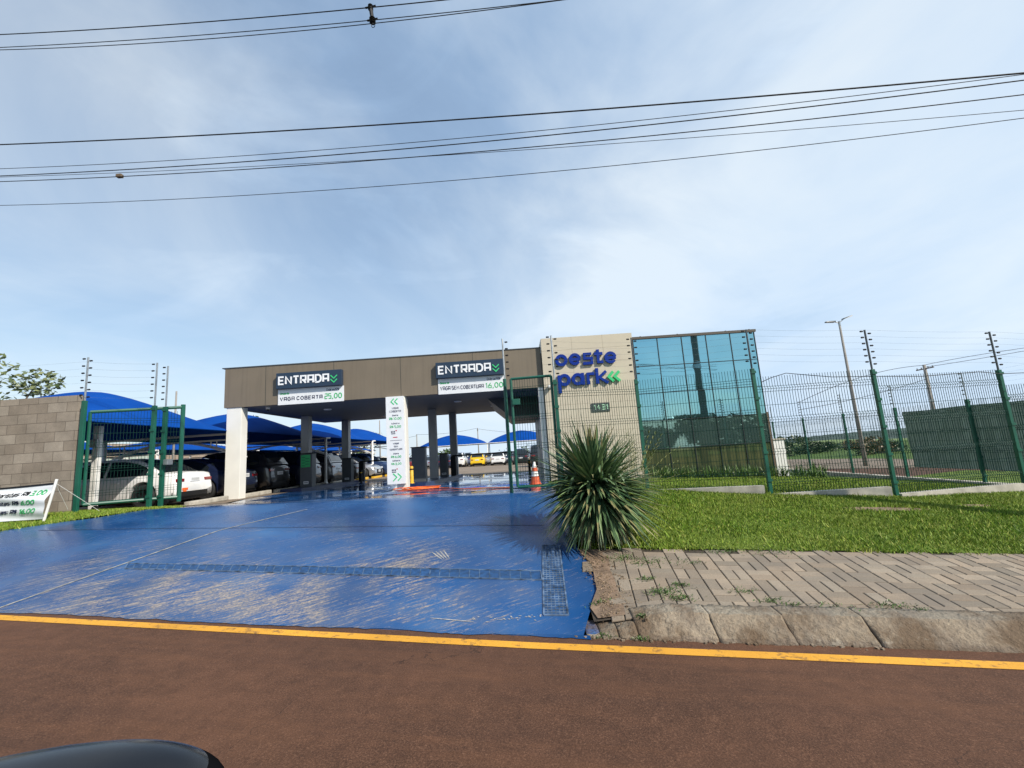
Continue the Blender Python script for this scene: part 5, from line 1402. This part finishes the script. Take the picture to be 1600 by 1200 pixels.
car('hatch', 'white', 'white hatchback in the second row glimpsed right of the black SUV', -18.2, 31.0, 0, GB)
car('suv', 'silver', 'silver SUV in the second row seen past the grey crossover', -18.4, 41.0, 0, GB)
GCc = 'cars parked at the far end of the open car park'
def fc(kind, colr, label, u, Y, face=PI / 2): q = at(u, 720, Y); car(kind, colr, label, q.x, Y + 2, face, GCc)
fc('hatch', 'yellow', 'bright yellow hatchback at the far end of the car park', 745.5, 50)
fc('hatch', 'white', 'white hatchback parked right of the yellow car', 778, 50)
fc('suv', 'white', 'white SUV parked left of the yellow car, beyond the middle columns', 714, 51)
fc('suv', 'blue', 'dark blue SUV between the far white SUV and the yellow car', 727.5, 56)
fc('hatch', 'silver', 'silver car showing between the yellow and the white hatchbacks', 761, 56)
fc('suv', 'black', 'black SUV seen through the green gate leaf beyond the cone', 814, 48)
fc('hatch', 'silver', 'small silver car right of the black SUV behind the gate leaf', 830, 58)
fc('suv', 'black', 'large black SUV at the edge of the grey pillar by the sign wall', 846, 33)
fc('hatch', 'navy', 'dark navy hatchback behind the small middle terminal', 693, 47)
fc('suv', 'navy', 'dark navy SUV right of the far white hatchback', 793, 57)
fc('sedan', 'silver', 'silver sedan behind the grey terminal with the yellow bollard', 664, 52)
fc('sedan', 'red', 'dark red sedan beyond the middle island left of the grey terminal', 636, 47)
own = car('suv', 'black', 'glossy black vehicle whose mirror shows at the bottom left of the street', .10, -.97, PI, 'vehicle on the street', rim='rim_dark', open_z=0)
own.location.z = Gr(.1); own.scale = (1, 1, .97)
del own['group']
# big mirror housing of that car, reaching into the foreground
mc = at(50, 1418, .44); loc0 = own.location; mi = own.matrix_basis.inverted()
bm = bmesh.new(); bmesh.ops.create_uvsphere(bm, u_segments=64, v_segments=60, radius=1)
for v in bm.verts:
    c = v.co; f = lambda a, e: math.copysign(abs(a) ** e, a)
    v.co = Vector((f(c.x, .62) * .168, f(c.y, .7) * .075, f(c.z, .72) * .105)); v.co.z += -.10 * max(0, v.co.x) ** 1.2 * 1.0 + .01
    v.co.y *= 1 - .10 * math.exp(-((v.co.z - .068 + .07 * max(0, v.co.x)) / .006) ** 2)
me = bpy.data.meshes.new('mirror_housing'); bm.to_mesh(me); bm.free(); me.materials.append(mat('mirror_cap_gloss', (.008, .008, .009), .22, var=0)); me.materials.append(mat('mirror_matte_plastic', (.006, .006, .007), .9, var=0, spec=.0)); me.polygons.foreach_set('use_smooth', [True] * len(me.polygons))
for p_ in me.polygons: p_.material_index = int(p_.center.z < .088 - .07 * max(0, p_.center.x))
mh = bpy.data.objects.new('mirror_housing', me); COL.objects.link(mh); mh.parent = own
bpy.context.view_layer.update()
mh.matrix_parent_inverse = own.matrix_world.inverted(); mh.location = mc; mh.rotation_euler = (math.radians(8), math.radians(-2), math.radians(6))
mb = MB(); mb.rbox(-.172, .168, -.079, .0, -.045, -.030, .003); trim = mb.build('mirror_trim', 'black', mh)
mb = MB(); mb.tube([(mc.x + .08, mc.y - .06, mc.z - .07), (mc.x + .12, mc.y - .24, mc.z - .15)], .03, 8); arm = mb.build('mirror_arm', 'black', own); arm.matrix_parent_inverse = own.matrix_world.inverted()
# wheel stops
def stops():
    first = None
    for i, y in enumerate([13.5, 16.0, 18.1, 20.7, 23.3, 25.9, 28.6, 31.4, 34.4, 37]):
        for yel in ((i >= 5),):
            mb = MB(); mb.rbox(-.09, .09, -.85, .85, 0, .14, .03)
            o = mb.build('wheel_stop', 'yellow' if yel else 'concrete')
            o.location = (-9.45 + (.35 if i >= 5 else 0), y, G(-9.4, y)); 
            tag(o, ('yellow painted' if yel else 'bare concrete') + ' wheel stop ' + ['behind the white sedan', 'behind the dark navy sedan', 'behind the black SUV with red lamp', 'behind the navy SUV by the left terminal', 'behind the grey crossover', 'behind the black sedan by the second terminal', 'in front of the silver hatchback', 'in front of the dark blue SUV', 'behind the farthest white sedan', 'past the last covered car'][i], 'wheel stop', 'wheel stops along the covered bays')
stops()

# ------------------------------------------------------------------ plants
def leaf_strip(mb, p, d, L, w_, droop, col, seg=6, tip=None):
    d = d.normalized(); side = d.cross(Vector((0, 0, 1)))
    if side.length < .05: side = Vector((1, 0, 0))
    side.normalize(); pts = []; q = p.copy(); dd = d.copy()
    for i in range(seg + 1):
        t = i / seg; pts.append((q.copy(), dd.copy())); q += dd * (L / seg); dd = (dd + Vector((0, 0, -droop / seg * (.4 + 1.2 * t)))).normalized()
    prev = None
    for i, (c, dr) in enumerate(pts):
        t = i / seg; ww = w_ * (.55 + .45 * math.sin(min(1, t * 2.2) * PI / 2)) * (1 - max(0, t - .45) / .55) ** .8; up = side.cross(dr).normalized()
        cur = (c + side * ww / 2 + up * ww * .18, c, c - side * ww / 2 + up * ww * .18)
        if prev:
            cc = col if (tip is None or t < .85) else tip
            mb.quad(prev[0], prev[1], cur[1], cur[0], cc); mb.quad(prev[1], prev[2], cur[2], cur[1], cc)
        prev = cur
def spiky():
    random.seed(42); bx, by = 1.00, 6.0; g = GW(bx, by)
    t = thing('spiky_shrub', 'big dense spiky shrub with long sword shaped leaves at the corner of the blue ramp', 'shrub', (bx, by, g))
    mb = MB(); mb.tube([(0, 0, -.05), (.02, 0, .4), (0, .02, .7)], [.07, .06, .04], 8); mb.tube([(.07, .05, 0), (.1, .06, .4), (.1, .08, .6)], [.05, .045, .03], 8); mb.build('stem', 'bark', t)
    mb = MB()
    for i in range(1000):
        az = random.uniform(0, 2 * PI); u = random.random(); sn = 1 - 1.95 * u ** .90; el = math.asin(max(-.95, min(.995, sn)))
        cc_ = random.choice([Vector((0, 0, .76)), Vector((.05, -.03, .66)), Vector((-.05, .03, .70)), Vector((.10, .0, .58))])
        d = Vector((math.cos(az) * math.cos(el), math.sin(az) * math.cos(el), math.sin(el)))
        L = random.uniform(.68, .90); st_ = random.uniform(.02, .14); dr = random.uniform(.05, .35) + (.5 if -.3 < el < .5 else .1) * random.random()
        tn = random.random(); base = Vector((.028, .072, .032)).lerp(Vector((.19, .28, .12)), tn ** 1.5)
        if u > .85 and random.random() < .18: base = Vector((.30, .24, .12))
        p0_ = cc_ + d * st_
        if el > .15 and random.random() < .07:           # snapped leaves that fold over
            leaf_strip(mb, p0_, d, .30, .05, .1, tuple(base), 3); leaf_strip(mb, p0_ + d * .26, Vector((d.x, d.y, -1.1)), .28, .05, .2, tuple(base * 1.15), 4)
        else: leaf_strip(mb, p0_, d, L, random.uniform(.034, .058), dr, tuple(base), 7, (.26, .24, .11) if random.random() < .3 else None)
    mb.build('foliage', 'leaf', t)
spiky()
def frond_palm(x, y, h, label, n=26):
    g = GW(x, y); t = thing('palm_shrub', label, 'palm', (x, y, g)); mb = MB(); random.seed(int(x * 10))
    for i in range(n):
        az = random.uniform(0, 2 * PI); el = math.radians(random.uniform(35, 86)); L = h * random.uniform(.7, 1.0)
        d = Vector((math.cos(az) * math.cos(el), math.sin(az) * math.cos(el), math.sin(el))); p = Vector((random.gauss(0, .05), random.gauss(0, .05), .1)); S = 12
        for k in range(S):
            c = Vector((.13, .17, .045)).lerp(Vector((.25, .24, .08)), random.random())
            q = p + d * (L / S)
            sd = d.cross(Vector((0, 0, 1))).normalized()
            if k > 3:
                for s in (1, -1): leaf_strip(mb, q, sd * s * .8 + d * .7 + Vector((0, 0, .1)), .20 * (1 - k / S * .55), .014, .5, tuple(c), 3)
            leaf_strip(mb, p, q - p, L / S * 1.05, .01, 0, (.12, .15, .05), 1)
            p = q; d = (d + Vector((0, 0, -.055))).normalized()
    mb.build('foliage', 'leaf', t)
frond_palm(2.02, 7.9, 1.25, 'small feathery yellow green palm behind the big spiky shrub')
def clump(x, y, h, label, n=34):
    g = GW(x, y); mb = MB()
    for i in range(n):
        az = random.uniform(0, 2 * PI); el = math.radians(random.uniform(35, 88)); d = Vector((math.cos(az) * math.cos(el), math.sin(az) * math.cos(el), math.sin(el)))
        c = Vector((.045, .10, .02)).lerp(Vector((.13, .22, .05)), random.random())
        leaf_strip(mb, Vector((random.gauss(0, .06), random.gauss(0, .05), 0)), d, h * random.uniform(.7, 1.2), .028, random.uniform(.6, 1.6), tuple(c), 5)
    o = mb.build('strap_leaf_plant', 'leaf'); o.location = (x, y, g); return tag(o, label, 'plant', 'strap leaved plants along the foot of the mirror glass')
random.seed(15)
places = [4.35 + i * .27 for i in range(16)]
for i, x in enumerate(places):
    clump(x, 14.22 + random.uniform(-.12, .12), .42, 'strap leaved plant in the unbroken row along the foot of the mirror glass')
for i, (x, y) in enumerate([(8.75, 14.0), (9.1, 14.2), (9.5, 14.4), (9.9, 14.9), (10.4, 15.3)]):
    clump(x, y, .5, 'strap leaved plant in the short row right of the mirror glass hall', 30)
for o in COL.objects:
    if o.name.startswith('strap_leaf') and 'short row' in o['label']: o['group'] = 'strap leaved plants right of the glass hall'
# low white pillar right of the glass hall
t = thing('gate_pillar', 'low white concrete pillar just right of the mirror glass hall', 'pillar', (9.15, 15.6, GW(9.15, 15.6)))
mb = MB(); mb.rbox(-.20, .20, -.2, .2, -.05, 1.25, .015); mb.build('shaft', 'white', t)
mb = MB(); mb.rbox(-.23, .23, -.23, .23, 1.251, 1.30, .01); mb.build('cap', 'concrete', t)

def tree(x, y, h, cr, label, cat='tree', n=900, leaf=.22, c0=(.03, .07, .02), c1=(.09, .14, .04), trunk_h=.35, group=None, squash=.75, zg=None, gaps=.0, seed=1, lob=7):
    rnd = random.Random(seed); g = (GW(x, y) if zg is None else zg) - .1
    t = thing('tree', label, cat, (x, y, g), 0, group); mb = MB()
    th = h * trunk_h; tip = h * .82; r0 = .022 * h + .03
    mb.tube([(0, 0, 0), (.03 * h * rnd.uniform(-1, 1), 0, th * .6), (0, 0, th), (.02 * h, .02 * h, tip)], [r0 * 1.3, r0, r0 * .8, r0 * .2], 8)
    lobes = []
    for i in range(lob):
        az = 2 * PI * i / lob + rnd.uniform(-.4, .4); rr = cr * rnd.uniform(.35, .72); zz_ = th + (h - th) * rnd.uniform(.25 if trunk_h > .1 else .06, .85); q = Vector((math.cos(az) * rr, math.sin(az) * rr, zz_))
        lobes.append((q, cr * rnd.uniform(.28, .5))); mb.tube([(0, 0, th * rnd.uniform(.7, 1.1)), tuple(q * .6 + Vector((0, 0, th * .2))), tuple(q)], [r0 * .5, r0 * .3, r0 * .1], 5)
    lobes.append((Vector((0, 0, th + (h - th) * .72)), cr * .5)); lobes.append((Vector((0, 0, th + (h - th) * .4)), cr * .55))
    mb.build('trunk', 'bark', t); mb = MB()
    for i in range(n):
        q, rr = rnd.choice(lobes); u = Vector((rnd.gauss(0, 1), rnd.gauss(0, 1), rnd.gauss(0, 1))).normalized() * rr * rnd.random() ** .4; u.z *= squash; p = q + u
        if p.z < th * .5: continue
        tn = rnd.random(); c = Vector(c0).lerp(Vector(c1), tn); s = leaf * rnd.uniform(.6, 1.3); a = Vector((rnd.gauss(0, 1), rnd.gauss(0, 1), rnd.gauss(0, .6))).normalized(); b = a.cross(Vector((rnd.gauss(0, 1), rnd.gauss(0, 1), rnd.gauss(0, 1)))).normalized()
        mb.quad(p - a * s * .5, p - b * s * .22, p + a * s * .5, p + b * s * .22, tuple(c))
    mb.build('crown', 'leaf', t); return t
tree(-24.5, 19.5, 7.6, 3.1, 'loose light green tree above the block wall at the far left', n=2600, leaf=.30, c0=(.07, .11, .035), c1=(.22, .24, .10), trunk_h=.3, seed=4)
GT = 'trees on the plain beyond the right fence'
for i, (u, v, Y, h, cr, lb) in enumerate([(1232, 679, 110, 7.0, 4.2, 'round dark tree just right of the glass hall'), (1262, 684, 118, 6.0, 4.5, 'dark tree in the middle of the far clump'), (1285, 692, 125, 4.5, 4.0, 'lower dark tree at the right end of the far clump'),
      (1322, 692, 150, 4.5, 5.5, 'low dark tree beside the tall lamp mast'), (1345, 686, 90, 4.6, 3.2, 'brownish tree right of the lamp mast'), (1368, 683, 95, 5.0, 4.0, 'brown green tree left of the dark screen'), (1390, 688, 100, 4.5, 4.0, 'low tree partly behind a green post'), (1300, 694, 160, 4.5, 6.0, 'small far tree left of the lamp mast')]):
    q = at(u, v, Y); br_ = i in (4, 5)
    tree(q.x, Y, h, cr, lb, n=900, leaf=.75, group=GT, zg=q.z - h + .1, c0=(.03, .055, .02) if not br_ else (.09, .07, .035), c1=(.07, .105, .035) if not br_ else (.20, .15, .075), seed=20 + i, trunk_h=.12)
GT2 = 'trees beyond the car park'
for i, (u, v, Y, h, cr, lb) in enumerate([(840, 697, 75, 4.6, 4, 'dark tree behind the gate leaf and grey pillar'), (694, 703, 85, 3.8, 2.6, 'small round tree beyond the middle terminal'), (820, 706, 100, 3.6, 6, 'low trees beyond the black SUV by the gate'), (567, 669, 60, 6.6, 3.0, 'tree top showing above the farthest left canopy'), (393, 648, 45, 6.8, 3.2, 'tree top just right of the white front column'), (520, 712, 95, 4.0, 5, 'dark tree beyond the tan wall'), (648, 712, 90, 3.5, 4, 'dark low tree left of the grey terminal')]):
    q = at(u, v, Y); tree(q.x, Y, h, cr, lb, n=700, leaf=.55, group=GT2, zg=q.z - h + .1, seed=50 + i, trunk_h=.2)
GT3 = 'trees across the street behind the viewer'
for i in range(16):
    x = -62 + i * 9.0 + random.uniform(-2, 2); y = -52 - random.uniform(0, 14); h = random.uniform(4.0, 8.0)
    tree(x, y, h, random.uniform(5, 7), 'leafy tree in the long row across the street behind the viewer', n=2600, leaf=1.2, c0=(.06, .06, .012), c1=(.15, .125, .035), group=GT3, zg=-2.2, seed=80 + i, trunk_h=.04)

# ------------------------------------------------------------------ lamp masts, poles, wires
def lamp_mast(x, y, h, label, arms=2, zg=None, r=.075, group=None):
    g = (GW(x, y) if zg is None else zg) - .1; t = thing('street_lamp', label, 'street lamp', (x, y, g), 0, group)
    mb = MB(); mb.tube([(0, 0, 0), (0, 0, h * .35), (0, 0, h)], [r * 1.7, r * 1.3, r * .75], 12); mb.build('mast', 'pole_conc', t, True)
    mb = MB(); mb.tube([(0, 0, h - .2), (0, 0, h + .1)], r * .9, 8); mb.build('collar', 'galv', t)
    for s in ((-1, 1) if arms == 2 else (-1,)):
        mb = MB(); mb.tube([(0, 0, h), (s * .2, 0, h + .05 + .1 * (s > 0)), (s * .3, 0, h + .08 + .14 * (s > 0))], .03, 6); mb.build('arm', 'galv', t)
        mb = MB(); u_ = .15 * (s > 0); mb.hexa([(s * .28, -.13, h + .05 + u_), (s * .85, -.10, h + .07 + u_ * 2), (s * .85, .10, h + .07 + u_ * 2), (s * .28, .13, h + .05 + u_), (s * .28, -.13, h + .12 + u_), (s * .85, -.08, h + .13 + u_ * 2), (s * .85, .08, h + .13 + u_ * 2), (s * .28, .13, h + .12 + u_)]); fixn(mb.build('lamp_head', 'dark_grey', t))
    return t
lamp_mast(21.0, 26.95, 9.05, 'tall pale lamp mast with two heads standing beyond the right fence', zg=-2.27)
def util_pole(x, y, h, label, zg=None, r=.13, arm=True, group=None, rz=0., mtl='pole_conc'):
    g = (GW(x, y) if zg is None else zg) - .2; t = thing('utility_pole', label, 'utility pole', (x, y, g), rz, group)
    mb = MB(); mb.tube([(0, 0, 0), (0, 0, h * .5), (0, 0, h)], [r * 1.35, r * 1.1, r * .8], 10); mb.build('pole', mtl, t, True)
    if arm:
        mb = MB(); mb.box(-.05, .05, -.9, .9, h - .45, h - .35); mb.build('crossarm', 'bark', t)
        for k in (-.8, -.35, .35, .8):
            mb = MB(); mb.lathe([(.02, 0), (.05, .02), (.03, .06), (.05, .09), (.02, .14), (0, .15)], 8, cen=(0, k, h - .35)); mb.build('pin_insulator', 'dark_grey', t)
        mb = MB(); mb.lathe([(r * 1.25, -.12), (r * 1.25, .12)], 10, cen=(0, 0, h * .62)); mb.build('clamp_band', 'galv', t)
    return t
util_pole(10.75, 4.35, 10.2, 'large concrete utility pole on the verge, seen mirrored in the glass', zg=-1.9, r=.18, rz=math.radians(-8), mtl='dark_pole')
q = at(1440, 567, 42); q2 = at(1458, 660, 42)
util_pole(q2.x + .3, 42, q.z + 3.4, 'concrete utility pole rising behind the dark screen', zg=-3.4, r=.16)
GP = 'distant poles over the car park'
for (u, vt, Y, lb) in ((651, 677, 80, 'thin distant pole above the grey terminal'), (746, 667, 80, 'distant pole above the saddle between the far canopies'), (593, 655, 75, 'distant pole left of the price pylon'), (500, 668, 90, 'thin distant pole above the left canopies'), (763, 702, 70, 'short distant pole behind the silver car')):
    a = at(u, vt, Y); util_pole(a.x, Y, a.z + 2.6, lb, zg=-2.6, r=.10, arm=(u in (746,)), group=GP)
a = at(276, 608, 20); t = util_pole(a.x, 20, a.z + 1.4, 'thin brown pole sticking up behind the first blue canopy', zg=-1.3, r=.045, arm=False)

def wireplane(u, v, k=6.0, s=.14):
    r_ = ray(u, v); return r_ * (k / (r_.y + s * r_.x))
def wire(name, pxs, label, r=.007, k=6.0, grp='overhead wires along the street', fn=None):
    fn = fn or wireplane; P = [fn(u, v, k) for u, v in pxs]
    # extend smoothly beyond the frame: fit a parabola in x against z
    import numpy as np
    xs_ = np.array([p.x for p in P]); zs_ = np.array([p.z for p in P]); ys_2 = np.array([p.y for p in P]); deg = 2 if len(P) > 2 else 1
    cz = np.polyfit(xs_, zs_, deg); cy_ = np.polyfit(xs_, ys_2, 1); pts = []
    if deg == 2 and cz[0] < 0: cz = np.polyfit(xs_, zs_, 1)
    x0, x1 = xs_.min() - 9, xs_.max() + 5
    for i in range(61):
        x = x0 + (x1 - x0) * i / 60; pts.append((float(x), float(np.polyval(cy_, x)), float(np.polyval(cz, x))))
    mb = MB(); mb.tube(pts, r, 5, False); return tag(mb.build(name, 'cable', None, True), label, 'overhead wire', grp)
wire('power_cable', [(0, 54), (300, 35.5), (580, 12), (690, 0)], 'topmost cable at the upper left, running over the insulated spacer', .009)
wire('power_cable', [(0, 74), (290, 57), (580, 31), (876, 0)], 'second cable from the top at the upper left, upper of a close pair', .007)
wire('power_cable', [(0, 77), (230, 70), (580, 34), (880, 1)], 'third cable from the top at the upper left, lower of a close pair', .007)
wire('power_cable', [(0, 225), (400, 210), (800, 179), (1200, 147), (1600, 116)], 'thickest black cable crossing the middle of the sky', .011)
wire('thin_cable', [(0, 263), (400, 244), (800, 208), (1200, 163), (1600, 118)], 'thin wire meeting the thick cable at the right edge', .005)
wire('thin_cable', [(0, 274), (400, 254), (800, 217), (1200, 170), (1600, 128)], 'black cable just under the wire that meets the thick one', .008)
wire('thin_cable', [(0, 283), (400, 266), (800, 232), (1200, 190), (1600, 150)], 'cable carrying the small brown splice', .007)
wire('thin_cable', [(0, 276), (400, 262), (800, 235), (1200, 203), (1600, 174)], 'faint thin wire fifth down at the right edge', .004)
wire('thin_cable', [(0, 321), (400, 304), (800, 275), (1200, 232), (1600, 185)], 'lowest thin wire crossing the sky above the building', .005)
# spacer between the upper cables and a splice on the lower one
p0 = wireplane(579, 12); p1 = wireplane(582, 32)
t = thing('cable_spacer', 'dark insulating spacer clamped between the two top cables', 'spacer', (0, 0, 0))
mb = MB(); mb.tube([p0 + (p1 - p0) * -.25, p0 + (p1 - p0) * .0, p1, p1 + (p1 - p0) * .3], [.012, .035, .03, .012], 7); mb.build('rod', 'black', t)
for p, s in ((p0, 1.), (p1, 1.2)):
    mb = MB()
    for k in range(3): mb.lathe([(.0, -.012), (.038 * s, -.01), (.045 * s, 0), (.038 * s, .01), (0, .012)], 10, cen=(p.x + .012 * k * (p1 - p0).x, p.y, p.z + .035 - k * .035))
    mb.tube([(p.x - .09, p.y + .01, p.z + .012), (p.x + .09, p.y - .01, p.z + .02)], .016, 6); mb.build('insulator', 'black', t)
mb = MB(); L_ = p1 + (p1 - p0) * .35; mb.tube([tuple(L_ + Vector((.03 * math.cos(a_ * .5), 0, .05 * math.sin(a_ * .5)))) for a_ in range(13)], .006, 5); mb.build('loop', 'black', t)
p = wireplane(187, 275); mb = MB(); mb.rbox(p.x - .05, p.x + .05, p.y - .03, p.y + .03, p.z - .03, p.z + .03, .012); tag(mb.build('cable_splice', 'bark'), 'small brown splice box on a lower cable at the left', 'splice box')
# wires on the far pole at the right
def at_k(u, v, k): return at(u, v, k)
for (pp, lb) in (([(1250, 628), (1350, 588), (1441, 571)], 'upper distant wire running left from the pole behind the screen'), ([(1250, 640), (1350, 620), (1448, 592)], 'lower distant wire running left from the pole behind the screen'),
                 ([(1441, 571), (1520, 556), (1620, 541)], 'upper distant wire running right from the pole behind the screen'), ([(1443, 574), (1520, 562), (1620, 545)], 'lower distant wire running right from the pole behind the screen')):
    P = [at(u, v, 42) for u, v in pp]; mb = MB()
    pts = [tuple((P[0] * (1 - t_) ** 2 + (P[1] * 2 - (P[0] + P[2]) * .5) * 2 * t_ * (1 - t_) + P[2] * t_ ** 2)) for t_ in [i / 20 for i in range(21)]]
    mb.tube(pts, .022, 4, False); tag(mb.build('distant_wire', 'cable', None, True), lb, 'overhead wire', 'wires on the distant pole')
for (u0, v0, u1, v1, lb) in ((560, 690, 651, 681, 'faint wire sagging left of the thin pole above the terminal'), (651, 679, 746, 669, 'faint wire between the two distant poles over the car park'), (746, 670, 860, 676, 'faint wire right of the distant pole over the far canopies')):
    a, b = at(u0, v0, 79.9), at(u1, v1, 79.9); mb = MB(); mb.tube([tuple(a.lerp(b, i / 10) - Vector((0, 0, .35 * math.sin(PI * i / 10)))) for i in range(11)], .02, 4, False); tag(mb.build('distant_wire', 'cable', None, True), lb, 'overhead wire', 'wires over the car park')
